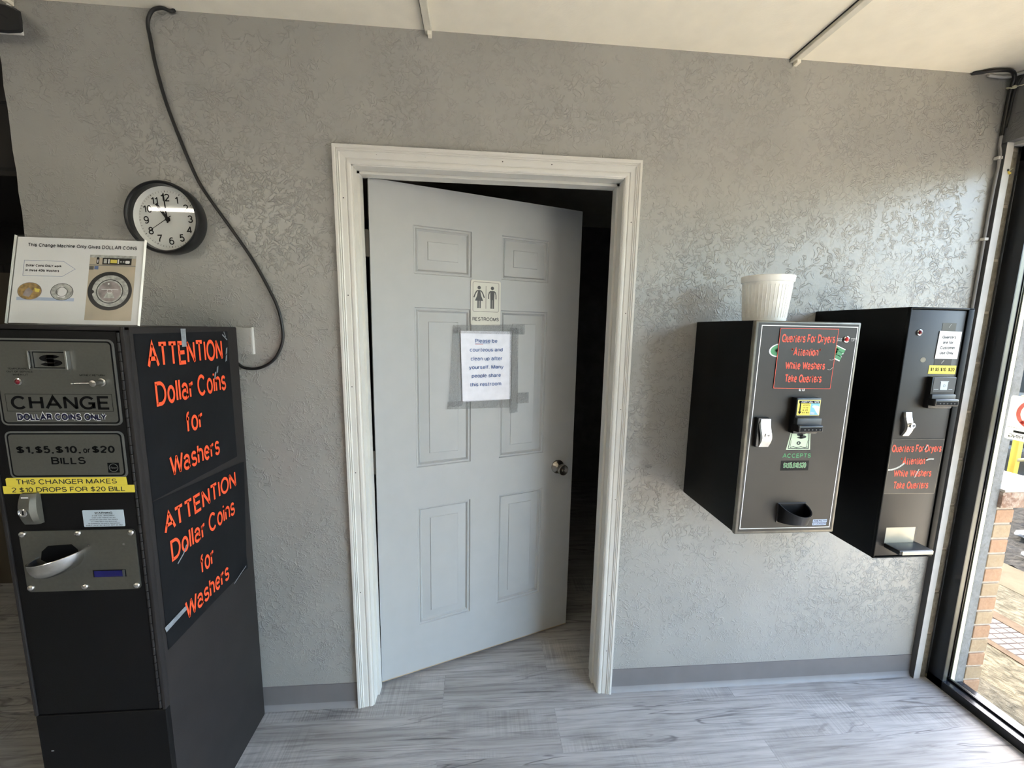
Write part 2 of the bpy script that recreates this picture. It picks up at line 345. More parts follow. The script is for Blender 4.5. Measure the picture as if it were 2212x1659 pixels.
# monoline lettering: centre lines on a box one cap height tall; ('a', cx, cy, rx, ry, a0, a1) is an arc
X_ = 0.73
def _arc(cx, cy, rx, ry, a0, a1, n=None):
    n = n or max(4, int(abs(a1 - a0) / 15))
    return [(cx + rx * math.cos(math.radians(a0 + (a1 - a0) * i / n)), cy + ry * math.sin(math.radians(a0 + (a1 - a0) * i / n))) for i in range(n + 1)]
A_ = lambda *k: ('a',) + k
GL = {
 'A': (.78, [[(0, 0), (.39, 1), (.78, 0)], [(.13, .34), (.65, .34)]]),
 'B': (.62, [[(.38, .53), (0, .53)], [(0, .5), (0, 0), A_(.37, .265, .25, .265, -90, 90), A_(.36, .765, .22, .235, -90, 90), (0, 1), (0, .5)]]),
 'C': (.74, [[A_(.37, .5, .37, .5, 42, 318)]]),
 'D': (.70, [[(0, .5), (0, 0), A_(.28, .5, .42, .5, -90, 90), (0, 1), (0, .5)]]),
 'E': (.56, [[(.56, 1), (0, 1), (0, 0), (.56, 0)], [(0, .52), (.50, .52)]]),
 'F': (.52, [[(.52, 1), (0, 1), (0, 0)], [(0, .50), (.44, .50)]]),
 'G': (.76, [[A_(.38, .5, .38, .5, 40, 320), (.72, .45), (.42, .45)], [(.72, .45), (.73, 0)]]),
 'H': (.64, [[(0, 0), (0, 1)], [(.64, 0), (.64, 1)], [(0, .53), (.64, .53)]]),
 'I': (.02, [[(.01, 0), (.01, 1)]]),
 'J': (.44, [[(.44, 1), A_(.22, .24, .22, .24, 0, -180)]]),
 'K': (.64, [[(0, 0), (0, 1)], [(.60, 1), (0, .36)], [(.22, .58), (.64, 0)]]),
 'L': (.48, [[(0, 1), (0, 0), (.48, 0)]]),
 'M': (.76, [[(0, 0), (0, 1), (.38, .06), (.76, 1), (.76, 0)]]),
 'N': (.64, [[(0, 0), (0, 1), (.64, 0), (.64, 1)]]),
 'O': (.80, [[A_(.40, .5, .40, .5, 0, 360)]]),
 'P': (.58, [[(0, 0), (0, 1), A_(.32, .73, .26, .27, 90, -90), (0, .46)]]),
 'Q': (.80, [[A_(.40, .5, .40, .5, 0, 360)], [(.50, .26), (.80, -.06)]]),
 'R': (.62, [[(0, 0), (0, 1), A_(.34, .745, .26, .255, 90, -90), (0, .49)], [(.34, .49), A_(.36, .27, .22, .22, 90, 20), (.60, 0)]]),
 'S': (.60, [[A_(.30, .745, .27, .255, 20, 250), A_(.30, .265, .30, .265, 72, -165)]]),
 'T': (.62, [[(0, 1), (.62, 1)], [(.31, 1), (.31, 0)]]),
 'U': (.62, [[(0, 1), A_(.31, .31, .31, .31, 180, 360), (.62, 1)]]),
 'V': (.72, [[(0, 1), (.36, 0), (.72, 1)]]),
 'W': (1.04, [[(0, 1), (.26, 0), (.52, .94), (.78, 0), (1.04, 1)]]),
 'X': (.68, [[(0, 0), (.66, 1)], [(.02, 1), (.68, 0)]]),
 'Y': (.70, [[(0, 1), (.35, .44), (.70, 1)], [(.35, .44), (.35, 0)]]),
 'Z': (.60, [[(.02, 1), (.58, 1), (0, 0), (.60, 0)]]),
 'a': (.50, [[A_(.23, .52, .21, .21, 165, 0), (.44, .10), (.50, 0)], [(.44, .42), (.26, .40), A_(.21, .205, .21, .205, 90, 270), A_(.24, .22, .20, .22, -80, 0)]]),
 'b': (.48, [[(0, 1), (0, 0)], [A_(.24, .365, .24, .365, 0, 360)]]),
 'c': (.46, [[A_(.235, .365, .235, .365, 48, 312)]]),
 'd': (.48, [[(.48, 1), (.48, 0)], [A_(.24, .365, .24, .365, 0, 360)]]),
 'e': (.48, [[(.02, .38), (.47, .38), A_(.24, .365, .235, .365, 0, 315)]]),
 'f': (.27, [[(.27, .98), A_(.25, .82, .14, .17, 90, 180), (.11, 0)], [(0, .70), (.26, .70)]]),
 'g': (.48, [[(.48, .73), A_(.24, .0, .24, .20, 0, -160)], [A_(.24, .38, .24, .35, 0, 360)]]),
 'h': (.44, [[(0, 1), (0, 0)], [A_(.22, .50, .22, .23, 180, 0), (.44, 0)]]),
 'i': (.02, [[(.01, 0), (.01, .73)], [(.01, .90), (.01, 1.02)]]),
 'j': (.10, [[(.09, .73), (.09, -.1), (.0, -.2)], [(.09, .90), (.09, 1.02)]]),
 'k': (.44, [[(0, 0), (0, 1)], [(.40, .73), (0, .28)], [(.16, .46), (.44, 0)]]),
 'l': (.02, [[(.01, 0), (.01, 1)]]),
 'm': (.74, [[(0, 0), (0, .73)], [A_(.185, .52, .185, .21, 180, 0), (.37, 0)], [A_(.555, .52, .185, .21, 180, 0), (.74, 0)]]),
 'n': (.44, [[(0, 0), (0, .73)], [A_(.22, .50, .22, .23, 180, 0), (.44, 0)]]),
 'o': (.50, [[A_(.25, .365, .25, .365, 0, 360)]]),
 'p': (.48, [[(0, -.24), (0, .73)], [A_(.24, .365, .24, .365, 0, 360)]]),
 'q': (.48, [[(.48, -.24), (.48, .73)], [A_(.24, .365, .24, .365, 0, 360)]]),
 'r': (.26, [[(0, 0), (0, .73)], [A_(.24, .45, .24, .26, 180, 80)]]),
 's': (.42, [[A_(.21, .545, .185, .185, 20, 255), A_(.21, .19, .21, .19, 78, -165)]]),
 't': (.25, [[(.10, .94), (.10, .12), (.16, .0), (.25, .01)], [(0, .72), (.24, .72)]]),
 'u': (.44, [[(0, .73), A_(.22, .23, .22, .23, 180, 360)], [(.44, .73), (.44, 0)]]),
 'v': (.46, [[(0, .73), (.23, 0), (.46, .73)]]),
 'w': (.72, [[(0, .73), (.18, 0), (.36, .70), (.54, 0), (.72, .73)]]),
 'x': (.44, [[(0, 0), (.42, .73)], [(.02, .73), (.44, 0)]]),
 'y': (.46, [[(0, .73), (.24, 0)], [(.46, .73), (.22, -.10), (.14, -.22), (.02, -.22)]]),
 'z': (.42, [[(.02, .73), (.40, .73), (0, 0), (.42, 0)]]),
 '0': (.52, [[A_(.26, .5, .26, .5, 0, 360)]]),
 '1': (.26, [[(.26, 0), (.26, 1), (.20, .86), (0, .76)]]),
 '2': (.52, [[A_(.26, .73, .26, .27, 165, -30), (.0, .0), (.52, 0)]]),
 '3': (.52, [[A_(.25, .755, .23, .245, 160, -90), A_(.26, .255, .26, .255, 90, -160)]]),
 '4': (.56, [[(.42, 0), (.42, 1), (0, .28), (.56, .28)]]),
 '5': (.52, [[(.46, 1), (.10, 1), (.05, .52), A_(.25, .33, .27, .33, 120, -150)]]),
 '6': (.52, [[A_(.28, .62, .25, .38, 50, 165), (.0, .36)], [A_(.26, .32, .26, .32, 0, 360)]]),
 '7': (.50, [[(0, 1), (.50, 1), A_(.60, .0, .42, .80, 120, 180)]]),
 '8': (.52, [[A_(.26, .755, .22, .245, 0, 360)], [A_(.26, .26, .26, .26, 0, 360)]]),
 '9': (.52, [[A_(.26, .68, .26, .32, 0, 360)], [(.52, .64), A_(.24, .38, .27, .38, 0, -130)]]),
 '$': (.54, [[A_(.27, .73, .25, .22, 20, 250), A_(.27, .27, .27, .22, 72, -165)], [(.27, -.10), (.27, 1.10)]]),
 '.': (.02, [[(.01, -.02), (.01, .08)]]), ',': (.06, [[(.06, .08), (.06, -.02), (0, -.18)]]),
 '*': (.30, [[(.15, .70), (.15, 1.04)], [(.0, .79), (.30, .95)], [(.0, .95), (.30, .79)]]),
 '&': (.62, [[(.60, 0), (.16, .66), A_(.28, .80, .16, .18, 210, -40), (.10, .44), A_(.24, .23, .23, .23, 135, 300), (.58, .40)]]),
 '-': (.30, [[(0, .38), (.30, .38)]]), '/': (.34, [[(0, -.05), (.34, 1.05)]]),
 '(': (.18, [[A_(.30, .42, .28, .62, 120, 240)]]), ')': (.18, [[A_(-.12, .42, .28, .62, 60, -60)]]),
 ' ': (.22, []),
}
KERN = {'AT': .12, 'TA': .12, 'TT': .03, 'LY': .12, 'LA': .02, 'AV': .1, 'Wa': .07, 'Ta': .10, 'To': .10, 'r ': .04, 'Y,': .1, '1,': .04}
_tc = {}
def text_mesh(body, bold=0.0, shear=0.0, spacing=1.0, halo=0.0):
    """flat outline faces of a line of lettering, cap height 1; bold widens the strokes"""
    key = (body, bold, shear, spacing, halo)
    if key in _tc: return _tc[key]
    w = 0.125 + 2 * bold; vs = []; fs = []; x0 = 0.0
    def put(poly):
        b = len(vs); vs.extend(poly); fs.append(tuple(range(b, b + len(poly))))
    def stroke(P):
        P = [Vector(p) for i, p in enumerate(P) if i == 0 or (Vector(p) - Vector(P[i - 1])).length > 1e-4]
        closed = len(P) > 3 and (P[0] - P[-1]).length < 1e-3
        h = w / 2 + halo
        N = []
        for i in range(len(P) - 1):
            d = (P[i + 1] - P[i]).normalized(); nn = Vector((-d.y, d.x)) * h; N.append((d, nn))
            put([P[i] + nn, P[i] - nn, P[i + 1] - nn, P[i + 1] + nn])
        idx = list(range(1, len(P) - 1)) + ([0] if closed else [])
        for i in idx:
            d1, n1 = N[i - 1] if i else N[-1]; d2, n2 = N[i] if i < len(N) else N[0]
            cr = d1.x * d2.y - d1.y * d2.x
            if abs(cr) < 1e-4: continue
            sg = -1 if cr > 0 else 1
            a = P[i] + n1 * sg; c = P[i] + n2 * sg; m = n1 + n2
            if m.length > 1e-5:
                k = h / max(1e-4, m.normalized().dot(n1.normalized()))
                if k < 2.4 * h:
                    put([P[i], a, P[i] + m.normalized() * sg * k, c]); continue
            put([P[i], a, c])
    for ci, ch in enumerate(body):
        wd, strokes = GL.get(ch, GL[' '])
        lo = h_ = w / 2
        for st in strokes:
            P = []
            for q in st: P += _arc(*q[1:]) if q[0] == 'a' else [q]
            stroke([(x0 + w / 2 + x + shear * y, w / 2 + y * (1 - w)) for x, y in P])
        x0 += wd + w + (0.085 * spacing if ch != ' ' else 0.0) - KERN.get(body[ci:ci + 2], 0.0)
    vs = [(v.x, v.y) for v in vs]
    _tc[key] = (vs, fs)
    return _tc[key]
def capheight(bold=0.0): return 1.0, 0.0

class Frame:
    """a flat face to draw on: origin, right, up, outward"""
    def __init__(s, o, u, v, n):
        s.o, s.u, s.v, s.n = Vector(o), Vector(u).normalized(), Vector(v).normalized(), Vector(n).normalized()
    def p(s, a, b, e=0.0): return s.o + s.u * a + s.v * b + s.n * e

class MB:
    def __init__(s, mat='print_black'):
        s.v, s.f, s.mi, s.mats, s.cur = [], [], [], [], None
        s.m(mat)
    def m(s, name):
        if name not in s.mats: s.mats.append(name)
        s.cur = s.mats.index(name); return s
    def add(s, vs, fs):
        b = len(s.v); s.v += [Vector(x) for x in vs]
        for f in fs: s.f.append(tuple(i + b for i in f)); s.mi.append(s.cur)
        return s
    def frombm(s, bm, M=I4):
        bm.verts.ensure_lookup_table()
        for i, v in enumerate(bm.verts): v.index = i
        s.add([M @ v.co for v in bm.verts], [[v.index for v in f.verts] for f in bm.faces]); bm.free(); return s
    def box(s, x0, x1, y0, y1, z0, z1, r=0.0, seg=2, M=I4):
        bm = bmesh.new(); bmesh.ops.create_cube(bm, size=1.0)
        for v in bm.verts:
            v.co = Vector(((x0 + x1) / 2 + v.co.x * (x1 - x0), (y0 + y1) / 2 + v.co.y * (y1 - y0), (z0 + z1) / 2 + v.co.z * (z1 - z0)))
        if r > 0: bmesh.ops.bevel(bm, geom=bm.edges[:], offset=r, segments=seg, profile=0.5, affect='EDGES')
        return s.frombm(bm, M)
    def prism(s, fr, pts, e0, e1):
        """2D outline pushed from e0 to e1 along the frame's outward direction"""
        n = len(pts)
        a = [fr.p(x, y, e0) for x, y in pts]; b = [fr.p(x, y, e1) for x, y in pts]
        s.add(a + b, [tuple(range(n))[::-1], tuple(range(n, 2 * n))] + [(i, (i + 1) % n, n + (i + 1) % n, n + i) for i in range(n)])
        return s
    def poly(s, fr, pts, e=0.0):
        return s.add([fr.p(x, y, e) for x, y in pts], [tuple(range(len(pts)))])
    def rect(s, fr, x0, x1, y0, y1, e=0.0):
        return s.poly(fr, [(x0, y0), (x1, y0), (x1, y1), (x0, y1)], e)
    def rrect_pts(s, x0, x1, y0, y1, r, n=5):
        pts = []
        for cx, cy, a in ((x1 - r, y1 - r, 0), (x0 + r, y1 - r, 90), (x0 + r, y0 + r, 180), (x1 - r, y0 + r, 270)):
            for k in range(n + 1):
                t = math.radians(a + 90 * k / n); pts.append((cx + r * math.cos(t), cy + r * math.sin(t)))
        return pts
    def rrect(s, fr, x0, x1, y0, y1, r, e=0.0): return s.poly(fr, s.rrect_pts(x0, x1, y0, y1, r), e)
    def outline(s, fr, pts, w, e=0.0):
        """closed flat line of width w around the outline pts (inside it)"""
        n = len(pts); P = [Vector((x, y)) for x, y in pts]; inn = []
        area = sum(P[i].x * P[(i + 1) % n].y - P[(i + 1) % n].x * P[i].y for i in range(n))
        sg = 1 if area > 0 else -1
        for i in range(n):
            d1 = (P[i] - P[i - 1]).normalized(); d2 = (P[(i + 1) % n] - P[i]).normalized()
            n1 = Vector((-d1.y, d1.x)) * sg; n2 = Vector((-d2.y, d2.x)) * sg
            b = (n1 + n2)
            b = b.normalized() * (w / max(0.35, (b.normalized()).dot(n1))) if b.length > 1e-6 else n1 * w
            inn.append(P[i] + b)
        s.add([fr.p(p.x, p.y, e) for p in P] + [fr.p(p.x, p.y, e) for p in inn],
              [(i, (i + 1) % n, n + (i + 1) % n, n + i) for i in range(n)])
        return s
    def line(s, fr, pts, w, e=0.0):
        """open flat stroke"""
        P = [Vector(p) for p in pts]; L = []; R = []
        for i, p in enumerate(P):
            d = (P[min(i + 1, len(P) - 1)] - P[max(i - 1, 0)]).normalized(); nn = Vector((-d.y, d.x)) * (w / 2)
            L.append(p + nn); R.append(p - nn)
        n = len(P)
        return s.add([fr.p(p.x, p.y, e) for p in L + R], [(i, n + i, n + i + 1, i + 1) for i in range(n - 1)])
    def disc_pts(s, cx, cy, rx, ry=None, n=32, a0=0, a1=360):
        ry = ry or rx; full = abs(a1 - a0) >= 360; k = n if full else n + 1
        return [(cx + rx * math.cos(math.radians(a0 + (a1 - a0) * i / n)), cy + ry * math.sin(math.radians(a0 + (a1 - a0) * i / n))) for i in range(k)]
    def disc(s, fr, cx, cy, rx, ry=None, e=0.0, n=32): return s.poly(fr, s.disc_pts(cx, cy, rx, ry, n), e)
    def ring(s, fr, cx, cy, r0, r1, e=0.0, n=48, k=1.0):
        a = s.disc_pts(cx, cy, r1, r1 * k, n); b = s.disc_pts(cx, cy, r0, r0 * k, n)
        return s.add([fr.p(x, y, e) for x, y in a + b], [(i, (i + 1) % n, n + (i + 1) % n, n + i) for i in range(n)])
    def text(s, fr, body, x0, x1, zb, cap, bold=0.0, shear=0.0, e=0.0004, align='fit', spacing=1.0, rot=0.0, halo=0.0):
        vs, fs = text_mesh(body, bold, shear, spacing)
        if not vs: return s
        H, yb = capheight(bold); k = cap / H
        xa = min(x for x, _ in vs); xb = max(x for x, _ in vs)
        if align == 'fit': kx = (x1 - x0) / (xb - xa); ox = x0 - xa * kx
        elif align == 'center': kx = k; ox = x0 - (xa + xb) / 2 * kx
        else: kx = k; ox = x0 - xa * kx
        if halo: vs, fs = text_mesh(body, bold, shear, spacing, halo)
        pts = [(ox + x * kx, zb + (y - yb) * k) for x, y in vs]
        if rot:
            cx = sum(p[0] for p in pts) / len(pts); cy = sum(p[1] for p in pts) / len(pts)
            c, si = math.cos(rot), math.sin(rot)
            pts = [(cx + (x - cx) * c - (y - cy) * si, cy + (x - cx) * si + (y - cy) * c) for x, y in pts]
        return s.add([fr.p(x, y, e) for x, y in pts], fs)
    def sweep(s, pts, r, n=10, cap=True, flat=1.0):
        P = [Vector(p) for p in pts]; rings = []; up = None
        for i, p in enumerate(P):
            d = (P[min(i + 1, len(P) - 1)] - P[max(i - 1, 0)]).normalized()
            if up is None:
                up = Vector((0, 0, 1)) if abs(d.z) < 0.9 else Vector((1, 0, 0))
            a = (up - d * up.dot(d)).normalized(); b = d.cross(a); up = a
            rr = r(i / (len(P) - 1)) if callable(r) else r
            rings.append([p + (a * math.cos(t) + b * math.sin(t) * flat) * rr for t in (2 * math.pi * k / n for k in range(n))])
        vs = [q for rg in rings for q in rg]; fs = []
        for i in range(len(P) - 1):
            for k in range(n): fs.append((i * n + k, i * n + (k + 1) % n, (i + 1) * n + (k + 1) % n, (i + 1) * n + k))
        if cap: fs += [tuple(range(n))[::-1], tuple(range((len(P) - 1) * n, len(P) * n))]
        return s.add(vs, fs)
    def lathe(s, o, axis, prof, n=32, closed=False):
        """prof: (distance along axis, radius)"""
        o = Vector(o); ax = Vector(axis).normalized()
        a = ax.orthogonal().normalized(); b = ax.cross(a)
        vs = []; fs = []; m = len(prof)
        for h, r in prof:
            for k in range(n):
                t = 2 * math.pi * k / n; vs.append(o + ax * h + (a * math.cos(t) + b * math.sin(t)) * max(r, 1e-5))
        for i in range(m - 1 if not closed else m):
            j = (i + 1) % m
            for k in range(n): fs.append((i * n + k, i * n + (k + 1) % n, j * n + (k + 1) % n, j * n + k))
        return s.add(vs, fs)
    def build(s, name, parent=None, local=False, label=None, kind=None, angle=35):
        me = bpy.data.meshes.new(name)
        vs = s.v
        if parent is not None and not local:
            inv = WM[parent.name].inverted(); vs = [inv @ v for v in s.v]
        me.from_pydata([tuple(v) for v in vs], [], s.f)
        for nm in s.mats: me.materials.append(MATS[nm])
        me.polygons.foreach_set('material_index', s.mi)
        me.update()
        bm = bmesh.new(); bm.from_mesh(me)
        bmesh.ops.remove_doubles(bm, verts=bm.verts, dist=1e-6) if len(bm.verts) < 60 and False else None
        bm.to_mesh(me); bm.free()
        me.shade_smooth(); me.set_sharp_from_angle(angle=math.radians(angle))
        o = bpy.data.objects.new(name, me); COL.objects.link(o)
        if parent is not None:
            o.parent = parent; WM[o.name] = WM[parent.name]
        else: WM[o.name] = I4
        if label: o['label'] = label
        if kind: o['kind'] = kind
        return o

def recenter(o, loc):
    """give a single-mesh thing its own origin"""
    loc = Vector(loc); o.data.transform(Matrix.Translation(-loc)); o.location = loc; WM[o.name] = Matrix.Translation(loc); return o
def thing(name, label, cat, loc, M=None, group=None):
    o = bpy.data.objects.new(name, None); COL.objects.link(o); o.empty_display_size = 0.05
    m = Matrix.Translation(Vector(loc)) @ (M if M is not None else I4)
    o.matrix_world = m; WM[o.name] = m
    o['label'] = label; o['category'] = cat
    if group: o['group'] = group
    return o
def tag(o, label, cat, group=None):
    o['label'] = label; o['category'] = cat
    if group: o['group'] = group
    return o
def struct(o, label=None):
    o['kind'] = 'structure'
    if label: o['label'] = label
    return o
def smooth_path(pts, k=6):
    P = [Vector(p) for p in pts]; out = []
    for i in range(len(P) - 1):
        p0 = P[max(i - 1, 0)]; p1 = P[i]; p2 = P[i + 1]; p3 = P[min(i + 2, len(P) - 1)]
        for j in range(k):
            t = j / k
            out.append(0.5 * ((2 * p1) + (p2 - p0) * t + (2 * p0 - 5 * p1 + 4 * p2 - p3) * t * t + (3 * p1 - p0 - 3 * p2 + p3) * t ** 3))
    out.append(P[-1]); return out

# ------------------------------------------------------------------ room shell
CZ = 2.473            # ceiling
WT = 0.116            # wall thickness
XC = 2.433            # right corner
XL = -0.978           # free left end of the wall

b = MB('floor_planks'); b.box(-4.6, 2.498, -6.5, 4.5, -0.06, 0.0); struct(b.build('floor'), 'grey wood plank vinyl floor')
b = MB('ceiling_white'); b.box(-4.6, 2.62, -6.5, 4.5, CZ, CZ + 0.05); struct(b.build('ceiling'), 'off white panel ceiling')

def xl(z): return 0.0150 - 0.0085 * z      # the left jamb stands slightly out of plumb
OPR, OPT = 0.997, 2.052                    # rough opening right, top
b = MB('wall_grey')
def wallbox(p):  # p: front outline (x,z)
    b.prism(Frame((0, 0, 0), (1, 0, 0), (0, 0, 1), (0, -1, 0)), p, -WT, 0.0)
rag = [(XL + random.uniform(-0.003, 0.003), z) for z in [CZ - i * CZ / 40 for i in range(1, 40)]]
wallbox([(XL, 0), (xl(0) + 0.05, 0), (xl(OPT) + 0.055, OPT), (xl(OPT) + 0.055, CZ), (XL, CZ)] + rag)
wallbox([(OPR, 0), (2.6, 0), (2.6, CZ), (OPR, CZ)])
wallbox([(xl(OPT) + 0.055, OPT), (OPR, OPT), (OPR, CZ), (xl(OPT) + 0.055, CZ)])
struct(b.build('wall_back'), 'grey textured wall with the restroom door')

b = MB('header_grey'); b.box(XC, 2.62, -6.5, 0.0, 2.238, CZ)
b.m('canopy_white').box(XC + 0.03, 2.60, -6.5, -0.02, 2.226, 2.238)
b.m('wall_grey').box(2.5, 2.62, WT, 4.5, 0, CZ); b.box(2.5, 2.62, -6.5, -3.20, 0, 2.238)  # far stretch without windows is unseen, put in to cut the light
struct(b.build('wall_right'), 'grey header above the shop window')
b = MB('wall_grey'); b.box(-4.7, -4.6, -6.5, 4.5, 0, CZ); struct(b.build('wall_left'))
b = MB('wall_grey'); b.box(-4.7, 2.62, -6.6, -6.5, 0, CZ); struct(b.build('wall_front'))
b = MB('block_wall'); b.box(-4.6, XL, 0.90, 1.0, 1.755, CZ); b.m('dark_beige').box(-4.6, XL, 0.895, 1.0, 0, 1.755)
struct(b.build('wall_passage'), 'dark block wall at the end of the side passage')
b = MB('block_wall'); b.box(-4.6, XL - 0.001, 0.05, 0.9, 1.98, CZ); struct(b.build('wall_shade'), 'dark box added as shade over the side passage')  # made-up dark box, covers the pale ceiling to keep the passage dim
b = MB('dark_wall'); b.box(XL + 0.004, XL + 0.11, WT, 4.5, 0, CZ); struct(b.build('wall_partition'))
b = MB('restroom_paint'); b.box(XL + 0.11, 2.5, 2.4, 2.5, 0, CZ); struct(b.build('wall_restroom'))

# ceiling battens
def batten(x, dx, n):
    b = MB('batten_white'); b.box(x, x + dx, -6.5, 0.0, CZ - 0.014, CZ - 0.0005, 0.0015, 1)
    b.m('ceiling_white').box(x + dx * 0.4, x + dx * 0.95, -0.022, -0.0005, CZ - 0.024, CZ - 0.012, 0.001, 1)
    b.m('print_grey').box(x - 0.003, x, -6.5, 0.0, CZ - 0.003, CZ - 0.0002)
    struct(b.build('trim_%d' % n), 'white ceiling batten')
batten(0.302, 0.023, 2); batten(1.566, 0.026, 3); batten(-0.94, 0.023, 4); batten(-2.2, 0.023, 5)

# baseboards: cove vinyl
def baseboard(name, x0, x1, xt=0.0):
    prof = [(0, 0.1016), (-0.003, 0.1016), (-0.0032, 0.022), (-0.0045, 0.012), (-0.008, 0.005), (-0.012, 0.0), (0, 0)]
    b = MB('base_vinyl'); n = len(prof)
    b.add([(x0, y, z) for y, z in prof] + [(x1, y, z) for y, z in prof], [])
    for i in range(n):
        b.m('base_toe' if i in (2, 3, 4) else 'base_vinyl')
        b.f.append((i, (i + 1) % n, n + (i + 1) % n, n + i)); b.mi.append(b.cur)
    b.f.append(tuple(range(n))); b.mi.append(b.cur); b.f.append(tuple(range(n, 2 * n))[::-1]); b.mi.append(b.cur)
    struct(b.build(name), 'grey vinyl cove baseboard')
baseboard('baseboard_left', XL, 0.013)
baseboard('baseboard_right', 1.0505, 2.4325)

# ------------------------------------------------------------------ door casing and jamb (trim_1)
prof = [(0, 0.0), (0, 0.007), (0.004, 0.0095), (0.010, 0.0105), (0.0145, 0.010), (0.016, 0.0075), (0.019, 0.0105), (0.034, 0.0125),
        (0.037, 0.016), (0.040, 0.0135), (0.043, 0.0172), (0.046, 0.0145), (0.049, 0.018), (0.057, 0.018), (0.057, 0.0)]
ZT = 2.050
path = [(xl(0) + 0.057, 0.0, -1, 0), (xl(ZT) + 0.057, ZT, -1, 1), (0.993, ZT, 1, 1), (0.993, 0.0, 1, 0)]
b = MB('trim_white')
vs = []; n = len(prof)
for px, pz, ox, oz in path:
    for d, t in prof: vs.append((px + ox * d, -t, pz + oz * d))
fs = []
for i in range(3):
    for k in range(n - 1): fs.append((i * n + k, i * n + k + 1, (i + 1) * n + k + 1, (i + 1) * n + k))
b.add(vs, fs)
FW = Frame((0, 0, 0), (1, 0, 0), (0, 0, 1), (0, -1, 0))
# jambs, head and stops
def jl(z, o): return xl(z) + o
b.add([(jl(0, .040), -0.004, 0), (jl(0, .0615), -0.004, 0), (jl(0, .0615), WT, 0), (jl(0, .040), WT, 0),
       (jl(ZT, .040), -0.004, ZT), (jl(ZT, .0615), -0.004, ZT), (jl(ZT, .0615), WT, ZT), (jl(ZT, .040), WT, ZT)],
      [(0, 1, 5, 4), (1, 2, 6, 5), (2, 3, 7, 6), (3, 0, 4, 7), (0, 3, 2, 1), (4, 5, 6, 7)])
b.add([(jl(0, .0615), 0.040, 0), (jl(0, .0705), 0.040, 0), (jl(0, .0705), 0.078, 0), (jl(0, .0615), 0.078, 0),
       (jl(ZT, .0615), 0.040, ZT), (jl(ZT, .0705), 0.040, ZT), (jl(ZT, .0705), 0.078, ZT), (jl(ZT, .0615), 0.078, ZT)],
      [(0, 1, 5, 4), (1, 2, 6, 5), (2, 3, 7, 6), (3, 0, 4, 7), (0, 3, 2, 1), (4, 5, 6, 7)])
b.box(0.990, 1.010, -0.004, WT, 0, ZT); b.box(0.980, 0.990, 0.040, 0.078, 0, ZT, 0.001, 1)
b.box(jl(ZT, .04), 1.010, -0.004, WT, 2.046, 2.064); b.box(jl(ZT, .0615), 0.990, 0.040, 0.078, 2.036, 2.046, 0.001, 1)
b.m('nail_hole')
for x, z in [(0.14, 2.083), (0.30, 2.083), (0.56, 2.08), (0.73, 2.079), (0.028, 1.94), (0.032, 1.62), (0.034, 1.30), (0.036, 0.98), (0.038, 0.5),
             (1.022, 1.90), (1.021, 1.58), (1.023, 1.22), (1.022, 0.86), (1.021, 0.45), (1.022, 0.20)]:
    b.disc(FW, x, z, 0.0022, e=0.0122, n=10)
struct(b.build('trim_1', angle=8), 'white door casing and jamb')

# ------------------------------------------------------------------ door_1 : six panel door, ajar
DW, DT = 0.905, 0.035
TH = math.radians(19.21)
DM = Matrix.Translation((0.0859, 0.0806, 0.0)) @ Matrix.Rotation(TH, 4, 'Z')
door = bpy.data.objects.new('door_1', None); COL.objects.link(door); door.matrix_world = DM; WM['door_1'] = DM
struct(door, 'grey six panel restroom door standing ajar')
b = MB('door_paint')
Z0, Z1 = 0.018, 2.040
xs = [0, 0.157, 0.388, 0.519, 0.742, DW]; zs = [Z0, 0.236, 0.774, 0.945, 1.592, 1.718, 1.897, Z1]
FD = Frame((0, 0, 0), (1, 0, 0), (0, 0, 1), (0, -1, 0))
for i in range(5):
    for j in range(7):
        x0, x1, z0, z1 = xs[i], xs[i + 1], zs[j], zs[j + 1]
        if i in (1, 3) and j in (1, 3, 5):
            rings = [(0, 0), (0.003, -0.006), (0.008, -0.0065), (0.012, -0.0035), (0.018, -0.012), (0.021, -0.012), (0.054, -0.0050), (0.0565, -0.0020)]
            prev = None
            for d, e in rings:
                cur = [(x0 + d, z0 + d, e), (x1 - d, z0 + d, e), (x1 - d, z1 - d, e), (x0 + d, z1 - d, e)]
                if prev: b.add([FD.p(*q) for q in prev + cur], [(k, (k + 1) % 4, 4 + (k + 1) % 4, 4 + k) for k in range(4)])
                prev = cur
            b.add([FD.p(*q) for q in prev], [(0, 1, 2, 3)])
        else:
            b.rect(FD, x0, x1, z0, z1)
b.add([(0, 0, Z0), (DW, 0, Z0), (DW, DT, Z0), (0, DT, Z0), (0, 0, Z1), (DW, 0, Z1), (DW, DT, Z1), (0, DT, Z1)],
      [(1, 2, 6, 5), (2, 3, 7, 6), (3, 0, 4, 7), (4, 5, 6, 7)])
b.m('raw_wood').add([(0, 0, Z0), (DW, 0, Z0), (DW, DT, Z0), (0, DT, Z0)], [(3, 2, 1, 0)])
b.add([(0, -0.0004, Z0), (DW, -0.0004, Z0), (DW, -0.0004, Z0 + 0.004), (0, -0.0004, Z0 + 0.004)], [(0, 1, 2, 3)])
b.build('door_panel', door, local=True)
b = MB('nickel')
b.lathe((0.822, 0, 0.868), (0, -1, 0), [(0, 0.033), (0.004, 0.033), (0.008, 0.029), (0.014, 0.018), (0.020, 0.013), (0.026, 0.013),
        (0.032, 0.019), (0.044, 0.0255), (0.056, 0.026), (0.060, 0.0235), (0.060, 0.021), (0.055, 0.012), (0.055, 0.0)], 36)
kn = b.build('door_knob', door, local=True, label='brushed nickel knob')
b = MB('nickel'); b.lathe((0.822, -0.055, 0.868), (0, -1, 0), [(0, 0.007), (0.005, 0.007), (0.0055, 0.005), (0.0045, 0.003), (0.0045, 0)], 20)
b.build('lock_button', kn, local=True)
